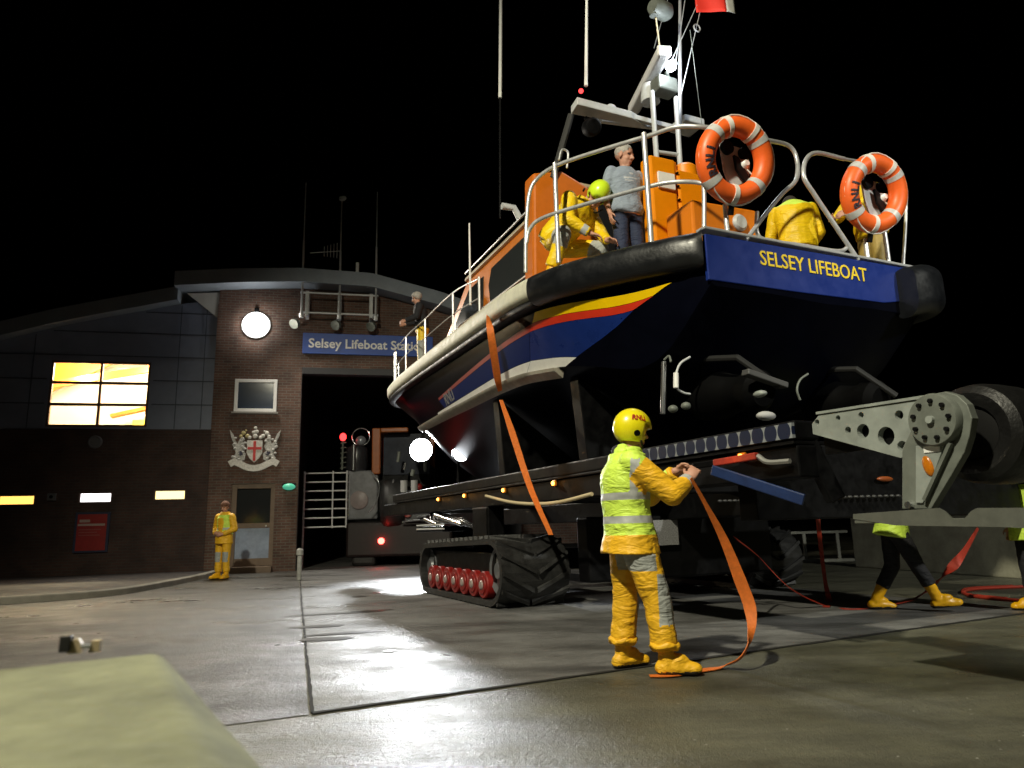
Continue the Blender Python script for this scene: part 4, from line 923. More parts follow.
for (px, py), label in (((735,161),'orange lifebuoy hung above the orange stern locker, beside the man in the grey shirt'), ((874,194),'orange lifebuoy hung in front of the crew member in the black cap')):
    c = on_u(px,py,-.16); w = bw(*c)
    lifebuoy(w, label, BA+R(-7), R(14))
    # grey holder with dark light sockets, fixed to the boat
    k = on_u(px,py+3,-.045); s = 1.0
    h = MB().prism([(-.17,.22),(.19,.2),(.21,.02),(.12,-.38),(-.06,-.38),(-.15,-.08)], (k.x,k.y,k.z), (1,0,0), (0,0,1), -.03).build('lifebuoy_holder', GREYP, boat, bevel=.01)
    for dx, dz, r_ in ((-.11,.15,.075),(.12,.13,.07),(.04,-.28,.05)): MB().cyl((k.x+dx,k.y-.002,k.z+dz),(k.x+dx,k.y-.045,k.z+dz),r_,n=20).build('socket', BLACKP, h, smooth=40)
    MB().lathe([(.05,0),(.06,.05),(.03,.1)], (k.x+.07,k.y-.003,k.z-.02), (0,-1,0), 16).build('buoy_light', WHITEP, h, smooth=40)
    MB().prism([(-.06,.08),(.0,.06),(.12,-.14),(.06,-.2),(-.04,-.08)], (k.x,k.y-.035,k.z-.02), (1,0,0), (0,0,1), .03).build('light_bracket', BLACKP, h)
    MB().tube(crv([(k.x+.08,k.y-.06,k.z-.06),(k.x+.16,k.y-.08,k.z-.14),(k.x+.26,k.y-.06,k.z-.1),(k.x+.29,k.y-.04,k.z+.04)],5), .008, 6).build('lanyard', WEB, h)
p = bw(*m_(696,8,2.4))
t = thing('flag', 'red flag with pale trailing edge flying from the mast stay', 'flag', p)
mb = MB(); NX, NZ = 16, 8
def fl(i,j): 
    x = i/NX*.62; z = -.08+j/NZ*.5; return (x, .05*math.sin(x*11+z*3)*(.3+x), z-.05*x*x+.02*math.sin(x*9))
vs = [fl(i,j) for i in range(NX+1) for j in range(NZ+1)]
mb._add(vs[:13*(NZ+1)], [(i*(NZ+1)+j,(i+1)*(NZ+1)+j,(i+1)*(NZ+1)+j+1,i*(NZ+1)+j+1) for i in range(12) for j in range(NZ)]); f = mb.build('flag_cloth', mat('flag_red',(.72,.03,.015),.7), t, smooth=80); f.modifiers.new('s','SOLIDIFY').thickness = .004
k0 = 12*(NZ+1); mb = MB(); mb._add(vs[k0:], [(i*(NZ+1)+j,(i+1)*(NZ+1)+j,(i+1)*(NZ+1)+j+1,i*(NZ+1)+j+1) for i in range(NX-12) for j in range(NZ)]); f = mb.build('pale_edge', mat('flag_pale',(.5,.5,.46),.75,var=.2), t, smooth=80); f.modifiers.new('s','SOLIDIFY').thickness = .004

# ================================================================== THE CARRIAGE
cg = thing('boat_carriage', 'black tracked carriage cradling the lifeboat, with pale grey arm and tyre at its tail', 'boat carriage', BO, BA)
ZB = 1.62
for v in (-.3, 3.54):
    b = MB().box(v-.13,v+.13,-1.35,10.4,1.30,1.54).build('side_beam', BLACKP, cg, bevel=.015)
    MB().box(v-.16,v+.16,-1.35,9.5,1.543,1.57).build('beam_flange', BLACKP, b, bevel=.005)
# blue and white perforated rail along the port beam
pm = bpy.data.materials.new('perforated_rail_pattern'); pm.use_nodes = True; nt = pm.node_tree; bs = nt.nodes['Principled BSDF']; LK = nt.links.new
tc = nt.nodes.new('ShaderNodeTexCoord'); sp = nt.nodes.new('ShaderNodeSeparateXYZ'); LK(tc.outputs['Object'], sp.inputs[0])
def mth(op, a, b=None, c=None):
    n_ = nt.nodes.new('ShaderNodeMath'); n_.operation = op
    for i, v in enumerate((a,b,c)):
        if v is None: continue
        if isinstance(v,(int,float)): n_.inputs[i].default_value = v
        else: LK(v, n_.inputs[i])
    return n_.outputs[0]
fx = mth('ADD', mth('FRACT', mth('DIVIDE', sp.outputs[1], .135)), -.5); fz = mth('DIVIDE', mth('SUBTRACT', sp.outputs[2], 1.642), .135)
dd = mth('SQRT', mth('ADD', mth('MULTIPLY', fx, fx), mth('MULTIPLY', mth('MULTIPLY', fz, fz), .75)))
isb = mth('LESS_THAN', dd, .47)
mxn = nt.nodes.new('ShaderNodeMix'); mxn.data_type = 'RGBA'; LK(isb, mxn.inputs[0]); mxn.inputs[6].default_value = (.22,.24,.26,1); mxn.inputs[7].default_value = (.005,.010,.035,1); LK(mxn.outputs[2], bs.inputs['Base Color']); bs.inputs['Roughness'].default_value = .45
MB().box(-.475,-.446,-1.36,.95,1.586,1.698).build('perforated_rail', pm, cg)
MB().box(-.445,-.2,-1.36,9.6,1.573,1.72).build('bunk_beam', BLACKP, cg, bevel=.02)
MB().box(3.4,3.66,-1.36,9.6,1.573,1.72).build('bunk_beam', BLACKP, cg, bevel=.02)
for u in (1.3,4.0,6.6,9.2): MB().box(-.168,3.408,u-.12,u+.12,1.32,1.52).build('cross_member', BLACKP, cg, bevel=.015)
MB().box(1.32,1.92,-.4,12.8,1.05,1.36).build('spine_beam', BLACKP, cg, bevel=.02)
MB().box(-.165,3.405,-.62,-.40,1.0,1.645).build('rear_cross_beam', BLACKP, cg, bevel=.015)
for u in (2.2,4.6):
    for s in (-1,1):
        MB().prism([(CV+s*.3,1.61),(CV+s*1.75,1.655),(CV+s*1.85,cz(u)-.12),(CV+s*.35,kz(u)-.03)], (0,u-.1,0), (1,0,0), (0,0,1), -.2).build('cradle_support', BLACKP, cg, bevel=.01)
am = emat('amber_marker', (1,.42,.06), 9)
for px, py in ((439,491),(465,485),(504,478),(554,472),(742,452)):
    a = on_v(px,py,-.445); a.z = min(a.z, 1.50)
    h = MB().box(-.46,-.433,a.y-.045,a.y+.045,a.z-.035,a.z+.035).build('marker_lamp', mat('marker_amber_body',(.5,.16,.01),.3), cg, bevel=.008)
    MB().sph((-.468,a.y,a.z), (.018,.028,.025)).build('lamp_bulb', am, h, smooth=60)
    w = bw(-.62,a.y,a.z); lamp('marker_glow','POINT', w, .22, (1,.45,.08), .03)
wl = on_v(461,453,.9)  # added glowing disc standing for the headlamp's glint on the hull
h = MB().lathe([(.08,.2),(.18,.12),(.205,.0),(.18,.0)], wl, (0,1,0), 20).tube([wl+Vector((0,.15,-.1)), wl+Vector((0,.2,-.6)), (wl.x,wl.y+.2,1.5)], .03, 8).build('glint_holder', BLACKP, cg, smooth=40)
MB().lathe([(.179,0),(.12,.03),(.01,.05)], wl+Vector((0,-.003,0)), (0,-1,0), 20).build('glint_disc', emat('hull_glint_glow',(.9,.95,1),12), h, smooth=60)
# track units
def track(v0, v1, out):
    root = None
    pts = []
    for c_, r_, a0, a1 in (((3.46,.44),.42,90,270),((6.0,.40),.38,-90,90)):
        for k in range(13): a = R(a0+(a1-a0)*k/12); pts.append((c_[0]+r_*math.cos(a), c_[1]+r_*math.sin(a)))
    L = []
    N = len(pts)
    for i in range(N):
        a = Vector(pts[i]); b = Vector(pts[(i+1)%N]); m_k = max(1, int((b-a).length/.09))
        for k in range(m_k): L.append(a+(b-a)*k/m_k)
    mb = MB(); vs = []; N = len(L); nr = []
    for i in range(N):
        t = (L[(i+1)%N]-L[i-1]).normalized(); nrm = Vector((t.y,-t.x)); nr.append(nrm)
    cen = Vector((4.7,.42))
    for i in range(N):
        if nr[i].dot(L[i]-cen) < 0: nr[i] = -nr[i]
        o_ = L[i]; q_ = L[i]-nr[i]*.07
        vs += [(v0,o_.x,o_.y),(v1,o_.x,o_.y),(v1,q_.x,q_.y),(v0,q_.x,q_.y)]
    mb._add(vs, [(i*4+k,i*4+(k+1)%4,((i+1)%N)*4+(k+1)%4,((i+1)%N)*4+k) for i in range(N) for k in range(4)])
    vm = (v0+v1)/2
    for i in range(0,N,2):                                # chevron lugs, low blocks on the belt
        for s, vv in ((-1,v0+.01),(1,v1-.01)):
            a = L[i]; b = L[(i+2)%N]; h = .045
            base = [(vm-s*.03*-1, b, nr[(i+2)%N]), (vv, a, nr[i])]
            p0_ = Vector((vm+s*.02, b.x, b.y)); p1_ = Vector((vv, a.x, a.y)); n0 = Vector((0,nr[(i+2)%N].x,nr[(i+2)%N].y)); n1 = Vector((0,nr[i].x,nr[i].y)); t_ = Vector((0,-nr[i].y,nr[i].x))*.035
            V8 = [p0_-t_-n0*.01,p0_+t_-n0*.01,p1_+t_-n1*.01,p1_-t_-n1*.01,p0_-t_*.7+n0*h,p0_+t_*.7+n0*h,p1_+t_*.7+n1*h,p1_-t_*.7+n1*h]
            mb._add(V8, ((3,2,1,0),(4,5,6,7),(0,1,5,4),(1,2,6,5),(2,3,7,6),(3,0,4,7)))
    bl = mb.build('track', TYRE, cg)
    MB().box(v0+.12,v1-.12,3.5,6.0,.30,.68).build('track_frame', BLACKP, bl, bevel=.02)
    ve = v0 if out < 0 else v1
    for k in range(7):
        u = 3.76+k*.352
        ro = MB().lathe([(.07,-.012),(.11,-.01),(.115,.004),(.165,.006),(.175,.02),(.175,.13),(.12,.14)], (ve-out*.03,u,.265), (-out,0,0), 28).build('roller', REDROLL, bl, smooth=25)
        MB().lathe([(.001,-.035),(.045,-.03),(.06,-.0125)], (ve-out*.03,u,.265), (-out,0,0), 14).build('roller_hub', mat('roller_hub_grey',(.42,.34,.32),.4,.3), ro, smooth=40)
    for u, z, r_ in ((3.37,.46,.30),(6.12,.42,.27)):
        MB().lathe([(.001,.0),(.10,-.02),(.12,.02),(r_*.8,.04),(r_,0),(r_,.3)], (ve-out*.10,u,z), (-out,0,0), 24).build('idler_wheel', mat('idler_grey',(.16,.165,.175),.4,.3,var=.3), bl, smooth=40)
    return bl
track(-.87,.08,-1); track(3.16,4.11,1)
for u in (3.7,5.7): MB().box(.0,3.24,u-.15,u+.15,.42,.7).build('axle_beam', BLACKP, cg, bevel=.02)
for v in (-.3,3.54): MB().box(v-.14,v+.14,4.5,5.1,.66,1.31).build('suspension_column', BLACKP, cg, bevel=.03)
mb = MB()
for k in range(8): mb.tube(crv([(-.35,5.0+.1*k,.95+.03*k),(-.42,5.6+.2*k,1.12),(-.3,6.4+.15*k,1.2+.02*k)],5), .025, 8)
mb.build('hydraulic_pipe', mat('pipe_dark',(.05,.05,.055),.25,.4), cg, smooth=50)
for u, z in ((5.9,1.12),(6.5,1.2),(7.1,1.14)): MB().tube([(-.42,u-.3,z-.06),(-.45,u+.3,z+.04)], .035, 10).build('hydraulic_ram', CHROME, cg, smooth=40)
MB().box(-.42,-.0,6.5,8.0,.95,1.05).build('walkway', BLACKP, cg, bevel=.02)
for z in (1.0,1.07): MB().tube([(-.44,6.4,z),(-.44,7.9,z)], .016, 6).build('walkway_rail', GREYP, cg)
# speckled plates between the tracks
MB().box(1.05,1.45,2.55,2.6,.72,1.04).build('grip_plate', mat('grip_grey',(.22,.22,.22),.7,var=.6,vscale=60), cg)
MB().box(.62,.95,2.55,2.6,.74,.98).build('dull_plate', mat('dull_blue_grey',(.05,.055,.08),.5), cg)
MB().box(.12,3.1,2.62,2.9,.3,1.1).build('drive_housing', BLACKP, cg, bevel=.03)
# tail arm and its fork
VA = -.46
def pl(px): return [(on_v(x,y,VA).y, on_v(x,y,VA).z) for x,y in px]
arm = MB().prism(pl([(812,424),(819,415),(927,399),(940,420),(901,458),(813,434)]), (VA,0,0), (0,1,0), (0,0,1), .05).build('tail_arm', GALV, cg)
_hl = []
MB().bar(on_v(817,415,VA-.0)+Vector((.06,0,.012)), on_v(927,398.5,VA)+Vector((.06,0,.012)), .14, .018).build('arm_flange', GALV, arm)
for x,y,r_ in ((817,422,.022),(838,418,.022),(861,415,.024),(899,415,.035),(848,430,.028),(863,431,.055),(886,436,.07),(902,446,.038)):
    c = on_v(x,y,VA); _hl.append(((VA-.1,c.y,c.z),(VA+.2,c.y,c.z),r_*.85))
bore(arm, _hl)
MB().box(VA+.06,VA+.1,on_v(905,430,VA).y,on_v(816,424,VA).y,on_v(860,440,VA).z-.06,on_v(860,412,VA).z-.03).build('arm_backing', BLACKP, arm)
VF = VA-.075
def pf_(px): return [(on_v(x,y,VF).y, on_v(x,y,VF).z) for x,y in px]
out_ = [(902,449),(902,509),(931,509),(952,474),(964,453),(969,437),(972,418),(967,404),(957,395),(945,391.5),(932,394),(921,402),(914,414),(911,430)]
fork = MB().prism(pf_(out_), (VF,0,0), (0,1,0), (0,0,1), .06).build('fork_leg', GALV2, cg, bevel=.005)
MB().prism(pf_([(917,446),(917,503),(924,503),(946,444)]), (VF-.012,0,0), (0,1,0), (0,0,1), .010).build('fork_web', GALV, fork, bevel=.003)
MB().bar(on_v(951,443,VF-.02), on_v(925,500,VF-.02), .02, .03, up=(1,0,0)).build('fork_rib', GALV2, fork)
hub = on_v(937,420,VF-.002); rh = (on_v(937,397.5,VF-.07)-hub).length
MB().lathe([(rh*1.02,.0),(rh*1.02,.035),(rh*.96,.05),(.001,.05)], hub, (-1,0,0), 40).build('hub_disc', GALV2, fork, smooth=35)
for k in range(9):
    a = 2*PI*k/9+.3; c = hub+Vector((-.05,rh*.72*math.cos(a),rh*.72*math.sin(a))); MB().cyl(c, c+Vector((-.018,0,0)), .014, n=6).build('bolt', BLACKP, fork)
MB().cyl(hub+Vector((-.05,.0,0)), hub+Vector((-.075,0,0)), .022, n=14).build('centre_bolt', GALV, fork, smooth=40)
a = on_v(932,449,VF-.0135); MB().box(a.x-.004,a.x,a.y-.05,a.y+.05,a.z-.018,a.z+.018).build('maker_plate', WHITEP, fork)
a = on_v(928,466,VF-.014); MB().sph(a, (.012,.032,.062), M=Matrix.Rotation(R(-14),3,'X')).build('amber_reflector', AMBERR, fork, smooth=60)
a = on_v(911,505,VF-.002); MB().cyl(a+Vector((.0,0,0)), a+Vector((-.03,0,0)), .022, n=10).build('pivot_pin', CHROME, fork, smooth=40)
VL = VA-.12
lipp = [(on_v(x,y,VL).y, on_v(x,y,VL).z) for x,y in [(853,514),(938,508),(944,511),(951,518),(959,521.5),(966,517),(971,511),(977,508),(1060,507.5),(1060,530),(1000,527),(896,525.5),(853,519)]]
MB().prism(lipp, (VL,0,0), (0,1,0), (0,0,1), .014).build('tail_plate_lip', mat('plate_grey',(.095,.10,.085),.6,var=.25,vscale=10), cg)
ul, ur = lipp[0][0], lipp[8][0]
MB().box(VL-.016+.02,VL+.75,ur,ul,.965,.985).build('tail_plate', MATS['plate_grey'], cg, bevel=.004)
# rear wheel beyond the fork
wc = on_v(990,434,-.12); rw = abs(on_v(990,384,-.12).z-wc.z)
tw = MB().lathe([(rw*.55,.0),(rw*.8,-.02),(rw*.95,.02),(rw,.09),(rw*1.01,.2),(rw,.33),(rw*.95,.4),(rw*.8,.44),(rw*.55,.42)], (wc.x-.18,wc.y,wc.z), (1,0,0), 48, caps=False).build('rear_wheel', mat('smooth_tyre',(.008,.008,.008),.42,var=.4,vscale=12,bump=.2,bscale=40), cg, smooth=30)
MB().lathe([(.001,.012),(rw*.3,.01),(rw*.5,.02),(rw*.57,.0),(rw*.57,.42),(.001,.40)], (wc.x-.18,wc.y,wc.z), (1,0,0), 32).build('rim', mat('rim_dark',(.005,.005,.005),.6,spec=.2), tw, smooth=35)
for k in range(24):
    pass
MB().cyl((VF,hub.y,hub.z),(wc.x+.1,wc.y,wc.z),.05).build('stub_axle', BLACKP, cg)
a = on_v(712,470,-.55); b = on_v(804,500,-.35); MB().bar(a,b,.03,.085).build('blue_brace', BRACEB, cg, bevel=.008)
a = on_v(800,428,-.3); b = on_v(836,500,-.1); MB().bar(a,b,.1,.12).build('dark_strut', BLACKP, cg, bevel=.01)
mb = MB()
for k in range(12): mb.sph(on_u(832+k*6,497.5-.15*k,-.66), (.028,.02,.016), n=8, m=5)
mb.build('chain', mat('chain_grey',(.05,.05,.05),.5,.4), cg, smooth=60)
mb = MB()
for k in range(12): mb.sph(on_u(720+k*5,501-.1*k,.9), (.035,.02,.016), n=8, m=5)
mb.build('chain', MATS['chain_grey'], cg, smooth=60)
a = on_u(885,479,-.65); MB().sph(a, (.11,.02,.025)).build('amber_side_lens', mat('dull_side_lens',(.22,.05,.008),.4), cg, smooth=60)
MB().tube(crv([on_v(486,496,-.5), on_v(510,502,-.55), on_v(535,504,-.55), on_v(560,502,-.5), on_v(592,494,-.48)],6), .022, 8).build('sagging_hose', ROPE, cg, smooth=60)
a = on_v(715,463,-.52); b = on_v(757,456,-.50); MB().bar(a,b,.05,.055).build('strap_tensioner', STRAPR, cg, bevel=.008)
MB().bar(on_v(694,466,-.56), a, .045,.05).build('tensioner_handle', BLACKP, cg, bevel=.008)
mb = MB(); mb.tube(crv([on_v(758,456,-.50),on_v(768,462,-.5),(on_v(790,461,-.48))],5), .02, 6); mb.build('shackle', mat('shackle_grey',(.4,.4,.38),.4,.5), cg, smooth=50)

# ------------------------------------------------------------------ straps, hose, rope
def strap_thing(name, label, cat, pts, widths, wd, m, parent_loc=(0,0,0), th=.005, k=6):
    t = thing(name, label, cat, pts[0])
    P = [Vector(p)-Vector(pts[0]) for p in crv(pts,k)]; n = len(P)
    W = [float(np.interp(i/(n-1), np.linspace(0,1,len(widths)), widths)) for i in range(n)]
    D = wd
    if isinstance(wd, list):
        D = [Vector([float(np.interp(i/(n-1), np.linspace(0,1,len(wd)), [w[c] for w in wd])) for c in range(3)]) for i in range(n)]
    MB().ribbon(P, W, D, th).build('webbing', m, t, smooth=40); return t
S0 = lambda px,py,v: bw(*on_v(px,py,v))
strap_thing('tie_down_strap', 'orange tie-down strap running from the boat deck down over the hull side', 'strap',
    [S0(488,316,-.93), S0(491,335,-.93), S0(497,375,-.72), S0(500,391,-.60)], [.07,.10,.10,.06], [(.3,.6,0),(.6,-.2,0),(.9,.3,0),(.6,.3,0)], STRAP)
strap_thing('tie_down_strap', 'orange tie-down strap hanging below the hull down to the carriage', 'strap',
    [S0(501,400,-.60), S0(512,432,-.62), S0(530,487,-.64), S0(551,535,-.66)], [.05,.09,.08,.06], [(.8,.3,0),(.6,.1,0),(.9,.4,0)], STRAP)
g = gnd(700,664,.01)
strap_thing('hauling_strap', 'orange webbing strap drooping from the hands of the helmeted man to the ground', 'strap',
    [at(691,478,4.95), at(706,505,5.05), at(724,540,5.15), at(740,580,5.2), at(750,608,5.2), at(751,632,5.15), at(743,655,5.1), Vector((1.42,5.22,.02)), Vector((1.22,5.12,.012)), Vector((1.0,5.0,.012)), Vector((.86,5.0,.012))],
    [.02,.03,.06,.085,.085,.05,.06,.075,.075,.07,.06], [(.8,.3,.1),(.9,-.2,.1),(1,-.1,.1),(1,0,.1),(.8,-.3,.1),(.4,.7,.1),(.9,.5,0),(.3,1,.0),(.2,1,0),(.1,1,0)], STRAP)
strap_thing('red_strap', 'long dark red strap trailing from the carriage across the wet ground to the walking person', 'strap',
    [S0(735,538,.6), at(758,556,8.3), at(790,588,8.3), gnd(826,606,.012), gnd(850,609,.012), gnd(880,607,.012), gnd(912,600,.03)], [.05,.05,.05,.06,.05,.05,.05], [(.2,1,.2),(.2,1,.2),(.3,1,0),(.1,1,0)], STRAPR)
strap_thing('red_strap', 'red strap hanging straight down behind the carriage near the low railing', 'strap',
    [at(816,500,9.2), at(820,540,9.2), at(825,580,9.25), gnd(829,601,.012), gnd(826,607,.012)], [.07,.06,.05,.08,.08], [(1,.2,0),(1,.2,0)], STRAPR)
strap_thing('red_strap', 'broad red strap slanting down from the tail plate behind the yellow boot', 'strap',
    [at(978,528,8.7), at(962,555,8.7), at(943,577,8.65), at(925,592,8.6), gnd(912,600,.02)], [.04,.09,.13,.08,.05], [(.8,.1,.6),(.8,.1,.6)], STRAPR)
t = thing('rope_coil', 'dark red hose lying in a flat loop on the ground beyond the tail plate', 'hose', gnd(1000,594,.014))
cpts = [gnd(1060,586,.02),gnd(1015,587,.02),gnd(975,589,.02),gnd(964,592,.02),gnd(972,596,.02),gnd(1010,600,.02),gnd(1060,603,.02)]
MB().tube([Vector(p)-t.location for p in crv(cpts,8)], .022, 8).build('hose_loop', STRAPR, t, smooth=60)
MB().tube([Vector(p)-t.location+Vector((.05,.12,.0)) for p in crv(cpts[1:6],8)], .02, 8).build('hose_turn', STRAPR, t, smooth=60)

# ================================================================== PEOPLE
def loft(mb, rings, n=18):
    """rings: (centre, fwd vector scaled to radius, side vector scaled to radius)"""
    vs = []; N = len(rings)
    for c, f, s in rings:
        for k in range(n): a = 2*PI*k/n; vs.append(Vector(c)+Vector(f)*math.cos(a)+Vector(s)*math.sin(a))
    fs = [(i*n+k,i*n+(k+1)%n,(i+1)*n+(k+1)%n,(i+1)*n+k) for i in range(N-1) for k in range(n)] + [tuple(range(n-1,-1,-1)), tuple((N-1)*n+k for k in range(n))]
    mb._add(vs, fs)
def limb(mb, pts, rad, ends=(1,1)):
    P = [Vector(p) for p in pts]
    for i in range(len(P)-1): mb.tube([P[i],P[i+1]], [rad[i],rad[i+1]], 12)
    for i in range(len(P)):
        if (i == 0 and not ends[0]) or (i == len(P)-1 and not ends[1]): continue
        mb.sph(P[i], rad[i], n=12, m=8)
def V(*a): return Vector(a)
def torso_axes(J):
    s1 = (J['shL']-J['shR']).normalized(); s0 = (J['hipL']-J['hipR']).normalized(); up = (J['neck']-J['pel']).normalized()
    return s0, s1, up
def torso(mb, J, e, hem=0.0, hem_r=(.155,.185), neck_r=.058, top=True):
    s0, s1, up = torso_axes(J); pel, neck = J['pel'], J['neck']; L = (neck-pel).length
    def ring(t, rx, ry):
        s = (s0*(1-t)+s1*t).normalized() if t < 1 else s1; f = s.cross(up).normalized(); c = pel+up*(L*t) + J.get('bow',Vector())*math.sin(max(0,min(1,t))*PI)
        return (c, f*(rx+e), s*(ry+e))
    B = J.get('build',1.0)
    rs = [ring(-hem/L if hem else -.16, *hem_r), ring(.0,.125*B,.17*B), ring(.3,.115*B,.155*B), ring(.62,.125*B,.178*B), ring(.80,.115*B,.18*B), ring(.91,.085*B,.135*B), ring(1.0,neck_r+.01,neck_r+.02)]
    loft(mb, rs)
def hand(mb, wr, d, nrm, curl, side, s=1.0):
    """palm, four jointed fingers of unequal length and a thumb off the side; nrm points out of the palm; side +1: thumb towards d x nrm"""
    d = Vector(d).normalized(); nrm = Vector(nrm); nrm = (nrm-d*nrm.dot(d)).normalized(); w = d.cross(nrm)*side
    pc = wr+d*.05*s; M = Matrix((d, w, nrm)).transposed()
    mb.sph(pc, (.056*s,.043*s,.019*s), M=M, n=12, m=8); mb.tube([wr-d*.03, wr+d*.02], [.027*s,.026*s], 10)
    for k, ln in enumerate((.072,.080,.075,.058)):
        b = wr+d*.088*s+w*(.032-.0215*k)*s; a = 0.0; dirv = d + w*(.10-.07*k); dirv.normalize(); P = [b-d*.03*s, b]
        for j, f in enumerate((.45,.32,.23)):
            a += curl*(.9,1.0,.7)[j]; dd = dirv*math.cos(a)+nrm*math.sin(a); P.append(P[-1]+dd*ln*f*s)
        limb(mb, P, [.0095*s,.0098*s,.0088*s,.0082*s,.0072*s])
    tb = wr+d*.028*s+w*.034*s; t1 = tb+(w*.75+d*.6+nrm*.25).normalized()*.034*s; t2 = t1+(d*.85+w*.25+nrm*(.2+.5*curl)).normalized()*.03*s; t3 = t2+(d*.8-w*.1+nrm*(.3+.5*curl)).normalized()*.024*s
    limb(mb, [tb-d*.01*s,tb,t1,t2,t3], [.014*s,.015*s,.0115*s,.010*s,.008*s])
def head(mb, c, fd, upv, s=1.0):
    fd = Vector(fd).normalized(); upv = Vector(upv); upv = (upv-fd*upv.dot(fd)).normalized(); sd = upv.cross(fd)
    M = Matrix((fd, sd, upv)).transposed(); H = lambda x,y,z: c+(fd*x+sd*y+upv*z)*s
    mb.sph(H(-.012,0,.035), (.098*s,.077*s,.088*s), M=M, n=18, m=12)
    mb.sph(H(.022,0,-.035), (.068*s,.058*s,.085*s), M=M, n=14, m=10)
    mb.sph(H(.055,0,-.098), (.028*s,.028*s,.022*s), M=M)
    for y in (-1,1):
        mb.sph(H(.0,y*.076,.0), (.022*s,.011*s,.034*s), M=M, n=10, m=6); mb.sph(H(.056,y*.034,-.03), (.026*s,.024*s,.022*s), M=M, n=10, m=6)
        mb.sph(H(.074,y*.032,.028), (.016*s,.026*s,.010*s), M=M, n=10, m=6)
    limb(mb, [H(.084,0,.018),H(.098,0,-.008),H(.108,0,-.024)], [.009*s,.012*s,.015*s]); mb.sph(H(.092,.012,-.027), .010*s); mb.sph(H(.092,-.012,-.027), .010*s)
    mb.sph(H(.083,0,-.062), (.012*s,.025*s,.007*s), M=M, n=10, m=6); mb.sph(H(.080,0,-.074), (.013*s,.022*s,.008*s), M=M, n=10, m=6)
    return M, H
def person(label, loc, rz, J, wear, vox=.009, cat='person', group=None, hs=1.0):
    t = thing('person', label, cat, loc, rz, group)
    for k, v in list(J.items()):
        if isinstance(v, tuple) and not isinstance(v[0], tuple): J[k] = Vector(v)
    # ---- body: one continuous skin
    mb = MB(); torso(mb, J, -.012)
    up = (J['neck']-J['pel']).normalized()
    limb(mb, [J['neck']-up*.05, J['neck']+(J['head']-J['neck'])*.5], [.056,.054])
    M, H = head(mb, J['head'], J['fd'], J['hup'], hs)
    for S in 'RL':
        limb(mb, [J['sh'+S],J['el'+S],J['wr'+S]], [.058,.042,.028])
        mid = (J['el'+S]+J['wr'+S])*.5+ (J['el'+S]-J['wr'+S])*.12; mb.sph(mid, .043)
        hd, hn, cu, sd = J['hand'+S]; hand(mb, J['wr'+S], hd, hn, cu, sd)
        limb(mb, [J['hip'+S],J['kn'+S],J['an'+S]], [.088,.058,.040])
        cf = J['kn'+S]*.65+J['an'+S]*.35; mb.sph(cf, .058)
        td = Vector(J['toe'+S]).normalized(); limb(mb, [J['an'+S]-td*.03-V(0,0,.03), J['an'+S]+td*.13-V(0,0,.045)], [.036,.028])
    me = remesh(mb, vox, 2)
    hc = J['head']; fd = Vector(J['fd']).normalized(); hup = Vector(J['hup']); hup = (hup-fd*hup.dot(fd)).normalized(); sdv = hup.cross(fd)
    def pick(c, n):
        d = (c-hc)/hs; x, y, z = d.dot(fd), d.dot(sdv), d.dot(hup)
        if x > .05 and abs(abs(y)-.032) < .013 and abs(z-.012) < .0075: return 1
        if x > .07 and abs(y) < .022 and -.078 < z < -.058: return 2
        return 0
    mesh_obj('body', me, [SKIN, EYEM, LIPS], t, pick)
    # ---- clothes
    e = wear.get('e', .03)
    if 'top' in wear:
        mb = MB(); torso(mb, J, e, hem=wear.get('hem', .12), hem_r=wear.get('hem_r',(.135,.175)), neck_r=wear.get('neck_r',.066))
        for S in 'RL':
            a, b, c = J['sh'+S], J['el'+S], J['wr'+S]
            if wear.get('short'): b2 = a+(b-a)*.72; limb(mb, [a,b2], [.078,.07], (1,0))
            else:
                r = wear.get('sl', 1.0); c2 = c+(b-c).normalized()*.02
                limb(mb, [a,a+(b-a)*.5,b,b+(c2-b)*.5,c2], [.090*r,.082*r,.074*r,.064*r,.054*r], (1,0))
        if wear.get('collar'):
            up_ = (J['head']-J['neck']).normalized(); s0,s1,up2 = torso_axes(J)
            f = s1.cross(up2); c0 = J['neck']
            mb.tube([c0+(f*math.cos(2*PI*k/18)*.082+s1*math.sin(2*PI*k/18)*.088)+up_*.02-f*.01*math.cos(2*PI*k/18) for k in range(18)], wear['collar'], 10, closed=True)
        me = remesh(mb, wear.get('vox', .013), 3, wear.get('wr', .006), wear.get('ws', 6.0))
        mesh_obj(wear.get('top_name','jacket'), me, wear['top'], t, wear.get('top_pick'))
    if 'legs' in wear:
        mb = MB(); s0,s1,up2 = torso_axes(J); f = s0.cross(up2).normalized(); L_ = wear.get('rise', .12)
        loft(mb, [(J['pel']+up2*(L_), f*.125, s0*.165), (J['pel']-up2*.02, f*.15, s0*.185), (J['pel']-up2*.12, f*.12, s0*.16)])
        for S in 'RL':
            a, b, c = J['hip'+S], J['kn'+S], J['an'+S]; g = wear.get('lg', 1.0); end = c+(b-c)*wear.get('leg_end', .18)
            limb(mb, [a,a+(b-a)*.5,b,b+(end-b)*.5,end], [.112*g,.100*g,.084*g,.080*g,.078*g], (1,0))
        me = remesh(mb, wear.get('vox', .013), 3, wear.get('wr', .006), wear.get('ws', 6.0))
        mesh_obj('trousers', me, wear['legs'], t, wear.get('legs_pick'))
